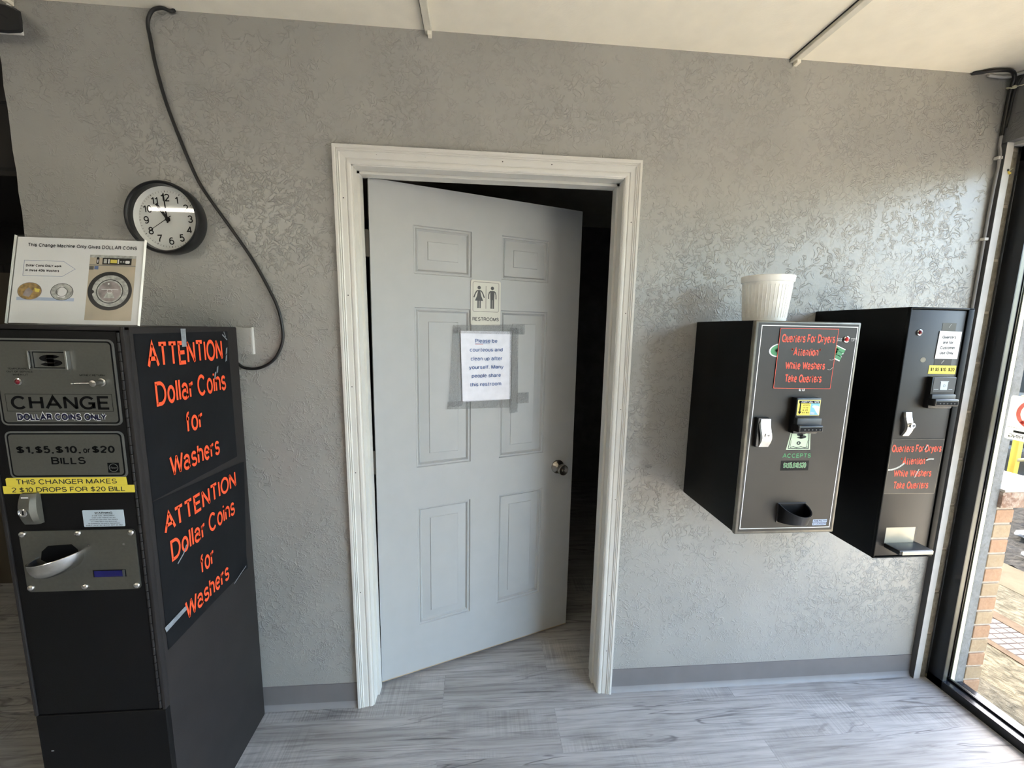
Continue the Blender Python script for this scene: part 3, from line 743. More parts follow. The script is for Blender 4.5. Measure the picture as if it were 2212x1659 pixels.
for z in (1.815, 0.985, 0.225):
    b = MB('hinge_dark'); b.lathe((-0.012, 0.030, z - 0.048), (0, 0, 1), [(0, 0), (0, 0.0065), (0.096, 0.0065), (0.096, 0)], 14)
    b.box(-0.0155, -0.0005, 0.003, 0.030, z - 0.048, z + 0.048, 0.0005, 1)
    b.build('hinge', door, local=True)

def on_door(s, z, off): return DM @ Vector((s, -off, z))

# restroom plaque
DROT = Matrix.Rotation(TH, 4, 'Z')
root = thing('restroom_sign', 'cream plaque with woman and man figures reading RESTROOMS on the grey door', 'sign', on_door(0.4495, 1.528, 0.0006), DROT)
F = Frame((0, 0, 0), (1, 0, 0), (0, 0, 1), (0, -1, 0))
b = MB('plaque_cream')
b.prism(F, b.rrect_pts(-0.0655, 0.0655, 0, 0.182, 0.008), 0, 0.003)
E1 = 0.0034
b.m('plaque_grey').outline(F, b.rrect_pts(-0.0575, 0.0575, 0.055, 0.175, 0.007), 0.0014, E1)
b.rect(F, -0.0009, 0.0009, 0.068, 0.160, E1)
b.text(F, 'RESTROOMS', -0.058, 0.058, 0.0175, 0.015, 0.025, e=E1)
def stick(cx, skirt):
    b.disc(F, cx, 0.152, 0.0072, e=E1, n=24)
    if skirt:
        b.poly(F, [(cx - 0.004, 0.1425), (cx + 0.004, 0.1425), (cx + 0.0095, 0.118), (cx + 0.018, 0.099), (cx - 0.018, 0.099), (cx - 0.0095, 0.118)], E1)
        for sg in (-1, 1):
            b.line(F, [(cx + sg * 0.003, 0.1405), (cx + sg * 0.010, 0.138), (cx + sg * 0.016, 0.129), (cx + sg * 0.0225, 0.112)], 0.0048, E1 + .0001)
            b.rect(F, cx + sg * 0.0045 - 0.0028, cx + sg * 0.0045 + 0.0028, 0.069, 0.100, E1)
    else:
        b.poly(F, [(cx - 0.010, 0.141), (cx + 0.010, 0.141), (cx + 0.0085, 0.104), (cx - 0.0085, 0.104)], E1)
        for sg in (-1, 1):
            b.line(F, [(cx + sg * 0.008, 0.139), (cx + sg * 0.0135, 0.135), (cx + sg * 0.0162, 0.124), (cx + sg * 0.0165, 0.108)], 0.0044, E1 + .0001)
            b.rect(F, cx + sg * 0.0045 - 0.0036, cx + sg * 0.0045 + 0.0036, 0.069, 0.105, E1)
stick(-0.030, True); stick(0.028, False)
b.build('plaque', root, local=True)

# courtesy notice taped to the door
root = thing('notice_sheet', 'paper sheet in a taped plastic sleeve on the door reading Please be courteous', 'notice', on_door(0.457, 1.206, 0.0006), DROT)
b = MB('paper_bluish')
def sheet(b, F, x0, x1, y0, y1, nx, ny, fn, skew=0.0):
    vs = []; fs = []
    for j in range(ny + 1):
        for i in range(nx + 1):
            u, v = i / nx, j / ny
            x = x0 + (x1 - x0) * u + skew * (1 - v) * (1 - u); y = y0 + (y1 - y0) * v
            vs.append(F.p(x, y, fn(u, v)))
    for j in range(ny):
        for i in range(nx):
            a = j * (nx + 1) + i; fs.append((a, a + 1, a + nx + 2, a + nx + 1))
    b.add(vs, fs)
wave = lambda u, v: 0.0012 + 0.0009 * math.sin(9 * u + 3 * v) * math.sin(7 * v) * 4 * u * (1 - u)
sheet(b, F, -0.116, 0.112, 0.002, 0.298, 18, 22, wave, 0.010)
b.m('print_blue')
W_ = lambda x, y: None
for body, x0, x1, zb, cap in [('Please be', -0.053, 0.046, 0.249, 0.0165), ('courteous and', -0.076, 0.071, 0.212, 0.0165), ('clean up after', -0.072, 0.069, 0.175, 0.0165),
                              ('yourself. Many', -0.079, 0.076, 0.139, 0.0165), ('people share', -0.067, 0.064, 0.103, 0.0165), ('this restroom.', -0.073, 0.071, 0.066, 0.0165)]:
    b.text(F, body, x0, x1, zb, cap, 0.012, e=0.0032)
b.rect(F, -0.053, 0.011, 0.2445, 0.2460, 0.0032)
b.m('print_red').rect(F, -0.053, -0.018, 0.2425, 0.2438, 0.0031)
b.build('paper', root, local=True)
def tape(pts, e, nm='tape_strip', mt='clear_tape', par=None, F_=None):
    b = MB(mt); (x0, y0), (x1, y1), (x2, y2), (x3, y3) = pts
    nx, ny = 5, 12; vs = []; fs = []
    for j in range(ny + 1):
        for i in range(nx + 1):
            u, v = i / nx, j / ny
            x = (x0 * (1 - u) + x1 * u) * (1 - v) + (x3 * (1 - u) + x2 * u) * v
            y = (y0 * (1 - u) + y1 * u) * (1 - v) + (y3 * (1 - u) + y2 * u) * v
            vs.append((F_ or F).p(x, y, e + random.uniform(0, 0.0014)))
    for j in range(ny):
        for i in range(nx):
            a = j * (nx + 1) + i; fs.append((a, a + 1, a + nx + 2, a + nx + 1))
    b.add(vs, fs); return b.build(nm, par or root, local=True, angle=80)
tape([(-0.168, -0.016), (-0.108, -0.014), (-0.116, 0.312), (-0.149, 0.314)], 0.0040)
tape([(0.106, -0.060), (0.147, -0.058), (0.143, 0.312), (0.103, 0.314)], 0.0042)
tape([(-0.149, 0.288), (0.172, 0.286), (0.172, 0.330), (-0.149, 0.320)], 0.0060)
tape([(-0.176, -0.024), (0.110, -0.034), (0.118, 0.004), (-0.172, 0.008)], 0.0060)
tape([(0.140, -0.018), (0.199, -0.018), (0.199, 0.030), (0.140, 0.030)], 0.0062)

# ------------------------------------------------------------------ floor-standing dollar coin changer
MX0, MX1, MY0, MY1, MZ = -0.662, -0.3400, -0.446, -0.018, 1.504
root = thing('coin_changer', 'tall dark brown floor-standing coin changer marked CHANGE, against the wall left of the door', 'change machine', (-0.501, -0.235, 0))
b = MB('cabinet_brown')
b.box(MX0, MX1, MY0, MY1, 0.0, MZ, 0.004, 2)
# front rim around the door
b.box(MX0, MX0 + 0.0085, -0.460, MY0 + 0.004, 0.491, MZ, 0.0025, 2); b.box(MX1 - 0.0095, MX1, -0.460, MY0 + 0.004, 0.491, MZ, 0.0025, 2)
b.box(MX0, MX1, -0.459, MY0 + 0.004, MZ - 0.010, MZ, 0.0025, 2)
b.m('cabinet_door').box(MX0 + 0.001, MX1 - 0.001, -0.4585, MY0 + 0.004, 0.002, 0.4895, 0.002, 1)
b.m('print_white').disc(Frame((0, -0.4585, 0), (1, 0, 0), (0, 0, 1), (0, -1, 0)), -0.632, 0.385, 0.004, 0.0012, e=0.0004, n=10)
b.build('cabinet', root)
b = MB('cabinet_door'); b.box(-0.6515, -0.3585, -0.458, -0.447, 0.4945, 1.4925, 0.002, 2); b.build('door', root, label='black front door of the changer')
b = MB('cabinet_brown')
for i in range(44):
    z = 0.4965 + i * 0.0226
    b.lathe((-0.3537, -0.4575, z), (0, 0, 1), [(0, 0), (0.0003, 0.0036), (0.0213, 0.0036), (0.0216, 0)], 10)
b.build('hinge', root)
YF = -0.458
F = Frame((0, YF, 0), (1, 0, 0), (0, 0, 1), (0, -1, 0))
def faceplate(nm, x0, x1, z0, z1, r, draw):
    b = MB('panel_rim'); b.prism(F, b.rrect_pts(x0, x1, z0, z1, r), 0, 0.0022)
    b.m('print_black').rrect(F, x0 + .004, x1 - .004, z0 + .004, z1 - .004, r - .003, 0.0024)
    b.m('panel_silver').rrect(F, x0 + .0075, x1 - .0075, z0 + .0075, z1 - .0075, r - .005, 0.0026)
    b.m('print_black'); draw(b); return b.build(nm, root)
ep = 0.0029
def draw1(b):
    b.outline(F, [(-0.5405, 1.405), (-0.4655, 1.405), (-0.4655, 1.4435), (-0.5405, 1.4435)], 0.0022, ep)
    b.text(F, '$', -0.527, -0.479, 1.4085, 0.0290, 0.055, e=ep)
    for body, x0, x1, z in [('TEMPORARILY', -0.597, -0.550, 1.4015), ('OUT OF SERVICE', -0.600, -0.545, 1.3945), ('WHEN LIT', -0.588, -0.556, 1.3875)]:
        b.text(F, body, x0, x1, z, 0.0040, 0.01, e=ep)
    b.text(F, 'MONEY RETURN', -0.4455, -0.3915, 1.3875, 0.0042, 0.02, e=ep)
    b.outline(F, [(-0.6113, 1.3030), (-0.3806, 1.3030), (-0.3806, 1.3446), (-0.6113, 1.3446)], 0.0010, ep)
    b.text(F, 'CHANGE', -0.6010, -0.3895, 1.3075, 0.0325, 0.022, e=ep + .0001)
    b.m('print_white').text(F, 'DOLLAR COINS ONLY', -0.5915, -0.3985, 1.2818, 0.0160, 0.060, e=ep, halo=0.10)
    b.m('print_navy').text(F, 'DOLLAR COINS ONLY', -0.5915, -0.3985, 1.2818, 0.0160, 0.060, e=ep + .0003)
p1 = faceplate('upper_panel', -0.6275, -0.3650, 1.2690, 1.4735, 0.013, draw1)
def draw2(b):
    for body, x0, x1, cap, bo in [('$1,', -0.6050, -0.5680, 0.0180, 0.04), ('$5,', -0.5640, -0.5240, 0.0180, 0.04), ('$10,', -0.5195, -0.4645, 0.0180, 0.04),
                                  ('or', -0.4590, -0.4440, 0.0150, 0.03), ('$20', -0.4390, -0.3885, 0.0180, 0.04)]:
        b.text(F, body, x0, x1, 1.2010, cap, bo, e=ep)
    b.text(F, 'BILLS', -0.5325, -0.4565, 1.1735, 0.0180, 0.025, e=ep)
    b.rect(F, -0.4090, -0.3830, 1.1515, 1.1765, ep)
    b.m('panel_rim').ring(F, -0.396, 1.164, 0.0090, 0.0105, ep + .0002, 32)
    b.text(F, 'Rowe', -0.4035, -0.3885, 1.1615, 0.0050, 0.0, 0.4, e=ep + .0002)
faceplate('lower_panel', -0.6265, -0.3665, 1.1385, 1.2545, 0.013, draw2)
b = MB('chrome'); b.box(-0.5455, -0.5425, YF - 0.010, YF - 0.0026, 1.4035, 1.4455, 0.0008, 1); b.box(-0.4655, -0.4605, YF - 0.012, YF - 0.0026, 1.4025, 1.4465, 0.0008, 1)
b.m('panel_rim').box(-0.5425, -0.4655, YF - 0.004, YF - 0.0026, 1.4440, 1.4460); b.box(-0.5425, -0.4655, YF - 0.004, YF - 0.0026, 1.4025, 1.4042)
b.build('bill_slot_frame', p1)
b = MB('chrome'); b.lathe((-0.577, YF - 0.0026, 1.3732), (0, -1, 0), [(0, 0.0085), (0.003, 0.0085), (0.004, 0.006), (0.002, 0.006)], 24)
b.m('dark_red_lens').lathe((-0.577, YF - 0.0026, 1.3732), (0, -1, 0), [(0.001, 0.006), (0.004, 0.0055), (0.006, 0.003), (0.0066, 0)], 24)
b.build('status_light', p1, label='small dark red status light')
b = MB('steel'); b.lathe((-0.397, YF - 0.0026, 1.3735), (0, -1, 0), [(0, 0.0095), (0.004, 0.0095), (0.005, 0.0075), (0.026, 0.0075), (0.027, 0.006), (0.027, 0)], 24)
b.sweep([(-0.404, YF - 0.022, 1.3735), (-0.425, YF - 0.023, 1.3733), (-0.440, YF - 0.025, 1.3730)], lambda t: 0.0018 - 0.0006 * t, 8)
b.box(-0.4425, -0.4385, YF - 0.030, YF - 0.020, 1.3715, 1.3745, 0.0008, 1)
b.build('return_lever', p1, label='steel money return lever')
for nm, x0, x1, z0, z1, cut, body, t0, t1, cap in [('label_strip', -0.6385, -0.3690, 1.1205, 1.1405, .003, 'THIS CHANGER MAKES', -0.6150, -0.3920, 0.0128),
                                          ('label_strip', -0.6470, -0.3535, 1.1010, 1.1202, 0, '2 $10 DROPS FOR $20 BILL', -0.6280, -0.3760, 0.0122)]:
    b = MB('label_yellow'); b.prism(F, [(x0, z0), (x1, z0), (x1 - cut * .5, z1), (x0 + cut, z1), (x0, z1 - cut)], 0.0024, 0.0031)
    b.m('print_grey').text(F, body, t0, t1, z0 + 0.0035, cap, 0.004, e=0.0034); b.build(nm, root)
b = MB('sticker_blue_white'); b.prism(F, b.rrect_pts(-0.4815, -0.3875, 1.0120, 1.0553, 0.002), 0, 0.0008)
b.m('print_grey').text(F, 'WARNING', -0.4540, -0.4130, 1.0455, 0.0052, 0.03, e=0.0011); b.rect(F, -0.4540, -0.4130, 1.0440, 1.0445, 0.0011)
for k, (w, body) in enumerate([(0.052, '27 AMP. FUSE - IMPRISONMENT'), (0.054, 'Under a new Federal Law, any'), (0.064, 'person who uses other than Genuine'), (0.060, 'U.S. Dollar Bills in this device can'), (0.072, 'be punished by fine and/or imprisonment'), (0.084, '(PUBLIC LAW 87-667, 88 STAT. SEPT. 26, 1962)')]):
    b.text(F, body, -0.4345 - w / 2, -0.4345 + w / 2, 1.0395 - k * 0.0050, 0.0027, 0.012, e=0.0011)
b.build('warning_label', root)
# T-handle lock
b = MB('steel')
cs = []
for i in range(13):
    t = i / 12; z = 1.0265 + 0.0770 * t; bow = 0.010 * (1 - (2 * t - 1) ** 2)
    cs.append((z, bow))
Fz = [(-0.6035, z, bw) for z, bw in cs]
vs = []; fs = []
for z, bw in cs:
    vs += [(-0.6035, YF - 0.0008, z), (-0.6015, YF - 0.012 - bw, z), (-0.5775, YF - 0.012 - bw, z), (-0.5700, YF - 0.008 - bw * .5, z), (-0.5690, YF - 0.0008, z)]
for i in range(12):
    for k in range(5): fs.append((i * 5 + k, i * 5 + (k + 1) % 5, (i + 1) * 5 + (k + 1) % 5, (i + 1) * 5 + k))
fs += [(0, 1, 2, 3, 4), tuple(60 + k for k in range(5))[::-1]]
b.m('brushed_plate').add(vs, fs)
b.m('print_white').rect(Frame((0, YF - 0.0156, 0), (1, 0, 0), (0, 0, 1), (0, -1, 0)), -0.597, -0.581, 1.0885, 1.0975, 0.0006)
lk = b.build('lock_handle', root, label='brushed steel T handle with keyhole')
b = MB('chrome'); b.lathe((-0.589, YF - 0.0215, 1.062), (0, -1, 0), [(0, 0.0105), (0.004, 0.0105), (0.005, 0.008), (0.003, 0.0075), (0.003, 0)], 24)
b.m('print_black').rect(Frame((0, YF - 0.0250, 0), (1, 0, 0), (0, 0, 1), (0, -1, 0)), -0.5900, -0.5880, 1.0560, 1.0660, 0.0004)
b.build('keyhole', lk)
# coin plate
b = MB('brushed_plate'); b.prism(F, b.rrect_pts(-0.6285, -0.3660, 0.8440, 1.0045, 0.009), 0, 0.0032)
E3 = 0.0036
b.m('print_black').poly(F, [(-0.5870, 0.930), (-0.5830, 0.951), (-0.5670, 0.966), (-0.5130, 0.969), (-0.5010, 0.956), (-0.4960, 0.938), (-0.5050, 0.925), (-0.5750, 0.922)], E3)
b.m('steel').disc(F, -0.4740, 0.9650, 0.0030, e=E3 + .0004, n=12); b.disc(F, -0.3930, 0.9660, 0.0032, e=E3 + .0004, n=12)
b.m('print_black').rect(F, -0.4730, -0.3960, 0.8790, 0.8985, E3)
cp = b.build('coin_plate', root, label='brushed metal coin plate')
for x, z in [(-0.6195, .9975), (-0.4955, .9972), (-0.3735, .9968), (-0.6190, .8558), (-0.4953, .8550), (-0.3740, .8546)]:
    b = MB('steel'); b.lathe((x, YF - 0.0032, z), (0, -1, 0), [(0, 0.0078), (0.0018, 0.0078), (0.0042, 0.0062), (0.0058, 0.0030), (0.0062, 0)], 18)
    b.build('bolt', cp)
b = MB('display_blue'); b.rect(F, -0.4700, -0.4030, 0.8800, 0.8960, E3 + .0004); b.m('grey_plastic').box(-0.4025, -0.3985, YF - 0.006, YF - 0.0030, 0.8800, 0.8975)
b.build('display_window', cp, label='small dark blue display')
# coin cup: half bowl standing out of the plate
b = MB('steel')
def bowl(off, rx, rz, ry, inner):
    vs = []; fs = []; na, nb = 24, 8
    for i in range(na + 1):
        a = math.pi * i / na
        for j in range(nb + 1):
            t = (math.pi / 2) * j / nb
            x = -0.5440 - math.cos(a) * rx * max(0, math.cos(t)) ** 0.55; y = YF - 0.003 - math.sin(a) * ry * max(0, math.cos(t)) ** 0.40
            z = 0.9420 + 0.010 * (x + 0.544) / 0.05 - math.sin(t) * rz
            vs.append((x, y, z + off))
    for i in range(na):
        for j in range(nb):
            a = i * (nb + 1) + j; q = (a, a + 1, a + nb + 2, a + nb + 1); fs.append(q if not inner else q[::-1])
    return vs, fs
v1, f1 = bowl(0, 0.058, 0.044, 0.052, False); b.add(v1, f1)
v2, f2 = bowl(0.0008, 0.0545, 0.040, 0.0490, True); b.m('grey_plastic').add(v2, f2)
b.m('chrome')
rim = []
for i in range(25):
    rim.append(tuple((Vector(v1[i * 9]) + Vector(v2[i * 9])) / 2))
b.sweep(rim, 0.0019, 8)
b.build('coin_cup', cp, label='chrome half-bowl coin cup')

# ATTENTION posters on the side of the changer
FS = Frame((MX1, 0, 0), (0, 1, 0), (0, 0, 1), (1, 0, 0))
def scuff_a(b):
    b.line(FS, [(-0.105, 1.480), (-0.092, 1.470), (-0.082, 1.462)], 0.004, 0.0042); b.line(FS, [(-0.096, 1.489), (-0.088, 1.472)], 0.003, 0.0042)
    for a in [(-0.090, 1.427), (-0.094, 1.404), (-0.143, 1.371), (-0.156, 1.354)]: b.poly(FS, [(a[0] - .006, a[1] - .012), (a[0] + .002, a[1] - .008), (a[0] + .006, a[1] + .012), (a[0] - .001, a[1] + .008)], 0.0044)
def scuff_b(b):
    b.line(FS, [(-0.376, 0.858), (-0.352, 0.874), (-0.338, 0.893)], 0.004, 0.0040); b.line(FS, [(-0.150, 0.644), (-0.115, 0.655), (-0.078, 0.664)], 0.003, 0.0068)
def poster(nm, label, quad, lines, curl, z0, extra=None):
    root = thing(nm, label, 'sign', (MX1 + 0.0006, -0.25, z0))
    b = MB('sign_black'); nx, ny = 16, 18; vs = []; fs = []
    (x0, y0), (x1, y1), (x2, y2), (x3, y3) = quad
    for j in range(ny + 1):
        for i in range(nx + 1):
            u, v = i / nx, j / ny
            x = (x0 * (1 - u) + x1 * u) * (1 - v) + (x3 * (1 - u) + x2 * u) * v
            y = (y0 * (1 - u) + y1 * u) * (1 - v) + (y3 * (1 - u) + y2 * u) * v
            vs.append(FS.p(x, y, 0.0010 + curl(u, v)))
    for j in range(ny):
        for i in range(nx):
            a = j * (nx + 1) + i; fs.append((a, a + 1, a + nx + 2, a + nx + 1))
    b.add(vs, fs)
    b.m('neon_orange')
    for body, xa, xb, zb, cap, bo, rot in lines: b.text(FS, body, xa, xb, zb, cap, bo, e=0.0030, rot=rot)
    if extra: extra(b.m('tape_grey'))
    b.build('sheet', root); return root
sg1 = poster('attention_poster', 'black ATTENTION poster on the tall changer side, upper one with tape at its top', [(-0.432, 1.064), (-0.071, 1.064), (-0.0735, 1.490), (-0.4350, 1.487)],
    [('ATTENTION', -0.405, -0.109, 1.4000, 0.0655, 0.022, 0.0), ('Dollar Coins', -0.390, -0.104, 1.3005, 0.0640, 0.014, 0.0), ('for', -0.293, -0.228, 1.2050, 0.0610, 0.014, 0), ('Washers', -0.367, -0.161, 1.1020, 0.0600, 0.014, 0)],
    lambda u, v: 0.0012 * max(0, (u - .85) / .15) * max(0, (v - .8) / .2), 1.06, scuff_a)
b = MB('tape_grey'); b.prism(FS, [(-0.2835, 1.4492), (-0.2665, 1.4492), (-0.2645, 1.4990), (-0.2835, 1.4990)], 0.0034, 0.0038); b.build('tape_strip', sg1, label='short strip of grey tape')
sg2 = poster('attention_poster', 'black ATTENTION poster on the tall changer side, lower one with curling right edge', [(-0.434, 0.645), (-0.070, 0.651), (-0.045, 1.036), (-0.432, 1.062)],
    [('ATTENTION', -0.408, -0.092, 0.9640, 0.0560, 0.018, 0.020), ('Dollar Coins', -0.393, -0.110, 0.8740, 0.0600, 0.014, 0.0), ('for', -0.289, -0.232, 0.7700, 0.0600, 0.014, 0), ('Washers', -0.364, -0.166, 0.6740, 0.0600, 0.014, 0.0)],
    lambda u, v: 0.0005 + 0.0050 * max(0, (u - .82) / .18) ** 2 * (0.4 + 0.6 * v) + 0.004 * max(0, (u - .6) / .4) * max(0, (.12 - v) / .12), 0.64, scuff_b)
b = MB('tape_grey'); b.prism(FS, [(-0.441, 0.716), (-0.437, 0.700), (-0.360, 0.709), (-0.364, 0.722)], 0.0040, 0.0044); b.build('tape_strip', sg2, label='strip of grey tape')

# slant-back acrylic sign holder on top of the changer
SY, SZ = -0.404, MZ + 0.002
tilt = math.radians(13.2); swing = math.radians(1.0)
SM = Matrix.Rotation(swing, 4, 'Z') @ Matrix.Rotation(-tilt, 4, 'X')
root = thing('sign_holder', 'clear acrylic sign holder with a white DOLLAR COINS sheet on top of the tall changer', 'sign holder', (-0.497, SY, SZ), Matrix.Rotation(swing, 4, 'Z'))
ST = Matrix.Rotation(-tilt, 4, 'X')
def R3(v): return ST @ Vector(v)
F = Frame((0, 0, 0), (1, 0, 0), R3((0, 0, 1)), R3((0, -1, 0)))
WS, HS = 0.1455, 0.2195
b = MB('clear_acrylic'); b.prism(F, b.rrect_pts(-WS, WS, 0.0, HS, 0.003), 0.0012, 0.0034)
b.prism(F, b.rrect_pts(-WS, WS, 0.0, HS, 0.003), -0.0034, -0.0012)
b.build('acrylic_panel', root, local=True)
b = MB('clear_acrylic'); b.box(-WS, WS, -0.004, 0.085, -0.0018, 0.0006, 0.0006, 1); b.build('acrylic_foot', root, local=True)
for s_ in (-1, 1):
    b = MB('white_plastic'); b.prism(F, [(s_ * WS, 0.0), (s_ * (WS + 0.0007), 0.0), (s_ * (WS + 0.0007), HS), (s_ * WS, HS)], -0.0034, 0.0034)  # white strips paint the highlights along the clear acrylic edges
    b.build('edge_highlight', root, local=True)
b = MB('paper_white'); b.rect(F, -WS + .003, WS - .002, 0.002, HS - .003, -0.0010); b.poly(F, [(WS - .002, .002), (-WS + .003, .002), (-WS + .003, HS - .003), (WS - .002, HS - .003)], -0.0011)
ee = -0.0006
b.m('print_grey').text(F, 'This Change Machine Only Gives DOLLAR COINS', -0.1180, 0.1270, 0.1925, 0.0092, 0.03, e=ee)
b.m('print_blue').outline(F, [(-0.123, 0.119), (-0.036, 0.119), (-0.008, 0.139), (-0.036, 0.158), (-0.123, 0.158)], 0.0007, ee)
b.m('print_grey').text(F, 'Dollar Coins ONLY work', -0.1180, -0.0400, 0.1420, 0.0064, 0.05, e=ee); b.text(F, 'in these 40lb Washers', -0.1180, -0.0440, 0.1300, 0.0064, 0.05, e=ee)
b.m('print_pale_blue').rect(F, -0.131, -0.005, 0.058, 0.066, ee - .0002)
b.m('print_gold').disc(F, -0.104, 0.081, 0.0265, 0.0215, ee + .0001); b.m('print_drum').ring(F, -0.104, 0.081, 0.0255, 0.0268, ee + .0002, 40, 0.81)
b.m('label_yellow').poly(F, [(-0.094, 0.089), (-0.082, 0.086), (-0.083, 0.078), (-0.092, 0.080)], ee + .0003); b.m('print_drum').poly(F, [(-0.118, 0.070), (-0.104, 0.066), (-0.096, 0.080), (-0.106, 0.090), (-0.113, 0.084)], ee + .0003)
b.m('print_silver').disc(F, -0.033, 0.081, 0.0250, 0.0210, ee + .0001); b.m('print_grey').ring(F, -0.033, 0.081, 0.0242, 0.0254, ee + .0002, 40, 0.84)
b.m('print_black').ring(F, -0.033, 0.081, 0.0120, 0.0130, ee + .0003, 30, 0.9); b.m('print_white').poly(F, [(-0.042, 0.068), (-0.026, 0.066), (-0.022, 0.084), (-0.034, 0.096), (-0.041, 0.084)], ee + .0002)
# printed washing machine picture
b.m('print_tan').rect(F, 0.022, 0.127, 0.012, 0.177, ee)
b.m('print_silver').rect(F, 0.022, 0.127, 0.170, 0.177, ee + .0001); b.m('panel_rim').rect(F, 0.022, 0.127, 0.150, 0.152, ee + .0001)
b.m('print_black').rect(F, 0.051, 0.117, 0.153, 0.170, ee + .0002); b.m('label_yellow').rect(F, 0.069, 0.084, 0.157, 0.166, ee + .0003)
b.m('print_white').rect(F, 0.064, 0.067, 0.156, 0.167, ee + .0003); b.rect(F, 0.0855, 0.0885, 0.156, 0.167, ee + .0003); b.rrect(F, 0.103, 0.113, 0.157, 0.164, 0.002, ee + .0003)
b.m('print_silver').rect(F, 0.054, 0.061, 0.156, 0.167, ee + .0003); b.disc(F, 0.093, 0.161, 0.002, e=ee + .0003, n=10); b.disc(F, 0.099, 0.161, 0.002, e=ee + .0003, n=10)
b.m('print_black').rrect(F, 0.0375, 0.0435, 0.154, 0.171, 0.002, ee + .0002); b.m('print_white').rect(F, 0.0395, 0.0415, 0.157, 0.165, ee + .0003)
b.m('print_blue').rect(F, 0.034, 0.043, 0.140, 0.149, ee + .0002); b.m('panel_silver').rect(F, 0.0225, 0.0325, 0.139, 0.148, ee + .0002)
b.m('print_black').disc(F, 0.0735, 0.086, 0.0500, 0.0490, ee + .0002, 48); b.m('print_silver').disc(F, 0.0745, 0.086, 0.0410, 0.0400, ee + .0003, 48)
b.m('print_black').disc(F, 0.0735, 0.085, 0.0305, e=ee + .0004, n=40); b.m('print_silver').disc(F, 0.0735, 0.085, 0.0285, e=ee + .0005, n=40); b.m('print_drum').disc(F, 0.0735, 0.085, 0.0255, e=ee + .0006, n=40)
b.m('print_white').rect(F, 0.055, 0.093, 0.0890, 0.0902, ee + .0008); b.ring(F, 0.0735, 0.085, 0.0050, 0.0060, ee + .0008); b.disc(F, 0.0700, 0.104, 0.0022, e=ee + .0008, n=10)
b.m('print_silver').poly(F, [(0.068, 0.083), (0.079, 0.083), (0.086, 0.068), (0.061, 0.068)], ee + .0007); b.m('print_black').disc(F, 0.0335, 0.083, 0.0050, e=ee + .0005, n=16)
b.build('printed_sheet', root, local=True)

# ------------------------------------------------------------------ wall clock
cx, cz = -0.526, 1.847
root = thing('wall_clock', 'round black-rimmed white wall clock above the changer sign, showing about eleven', 'clock', (cx, 0, cz), Matrix.Rotation(math.radians(-3.2), 4, 'Y'))
b = MB('black_plastic')
b.lathe((0, -0.0005, 0), (0, -1, 0), [(0, 0.0), (0, 0.108), (0.010, 0.111), (0.030, 0.1125), (0.044, 0.1125), (0.049, 0.110), (0.050, 0.107), (0.048, 0.104), (0.046, 0.102), (0.030, 0.100), (0.018, 0.098)], 72)
b.build('rim', root, local=True)
b = MB('clock_white'); b.lathe((0, -0.0005, 0), (0, -1, 0), [(0.0175, 0.0), (0.0175, 0.090), (0.028, 0.1005)], 72); 
F = Frame((0, -0.0182, 0), (1, 0, 0), (0, 0, 1), (0, -1, 0))
b.m('print_black')
for k in range(60):
    a = math.radians(90 - 6 * k); w = 0.0017 if k % 5 == 0 else 0.0008
    b.line(F, [(math.cos(a) * 0.0838, math.sin(a) * 0.0838), (math.cos(a) * 0.0888, math.sin(a) * 0.0888)], w, 0.0003)
for k in range(1, 13):
    a = math.radians(90 - 30 * k); r = 0.0675
    b.text(F, str(k), math.cos(a) * r, 0, math.sin(a) * r - 0.0118, 0.0235, 0.012, e=0.0003, align='center')
b.build('dial', root, local=True)
def hand(nm, ang, l0, l1, w0, w1, e):
    b = MB('print_black'); a = math.radians(90 - ang); d = Vector((math.cos(a), math.sin(a))); p = Vector((-d.y, d.x))
    pts = [d * -l0 + p * w0, d * -l0 - p * w0, d * l1 - p * w1, d * l1 + p * w1]
    b.prism(F, [(q.x, q.y) for q in pts], e, e + 0.0010); b.prism(F, b.disc_pts(0, 0, w0 * 1.8, n=20), e, e + 0.0011); b.build(nm, root, local=True)
hand('hour_hand', 329.5, 0.008, 0.056, 0.0042, 0.0036, 0.003); hand('minute_hand', 359.5, 0.012, 0.080, 0.0024, 0.0014, 0.0055); hand('second_hand', 238, 0.016, 0.066, 0.0010, 0.0004, 0.008)
b = MB('clock_glass'); b.lathe((0, -0.0005, 0), (0, -1, 0), [(0.0405, 0.0), (0.0405, 0.1015)], 64); b.build('glass_cover', root, local=True)

# ------------------------------------------------------------------ black power cord
pts = [(-0.462, -0.003, 2.4725), (-0.469, -0.010, 2.4640), (-0.484, -0.016, 2.4660), (-0.498, -0.018, 2.4640), (-0.517, -0.016, 2.4580), (-0.532, -0.013, 2.4400), (-0.538, -0.011, 2.4180), (-0.5349, -0.010, 2.3796), (-0.527, -0.010, 2.3086), (-0.5078, -0.010, 2.2104), (-0.4784, -0.010, 2.1103),
       (-0.4381, -0.010, 1.994), (-0.4063, -0.010, 1.9315), (-0.3365, -0.011, 1.8254), (-0.2769, -0.012, 1.7307), (-0.2305, -0.012, 1.6377), (-0.2042, -0.012, 1.5717), (-0.193, -0.011, 1.5011),
       (-0.1993, -0.010, 1.4452), (-0.2302, -0.010, 1.3916), (-0.2782, -0.010, 1.3635), (-0.3243, -0.010, 1.3630), (-0.352, -0.010, 1.380), (-0.380, -0.010, 1.410)]
b = MB('cord_black'); b.sweep(smooth_path(pts), 0.0050, 12)
tag(recenter(b.build('power_cord'), (-0.3, -0.01, 1.9)), 'long black cord looping down the grey wall from ceiling to behind the tall changer', 'cord')
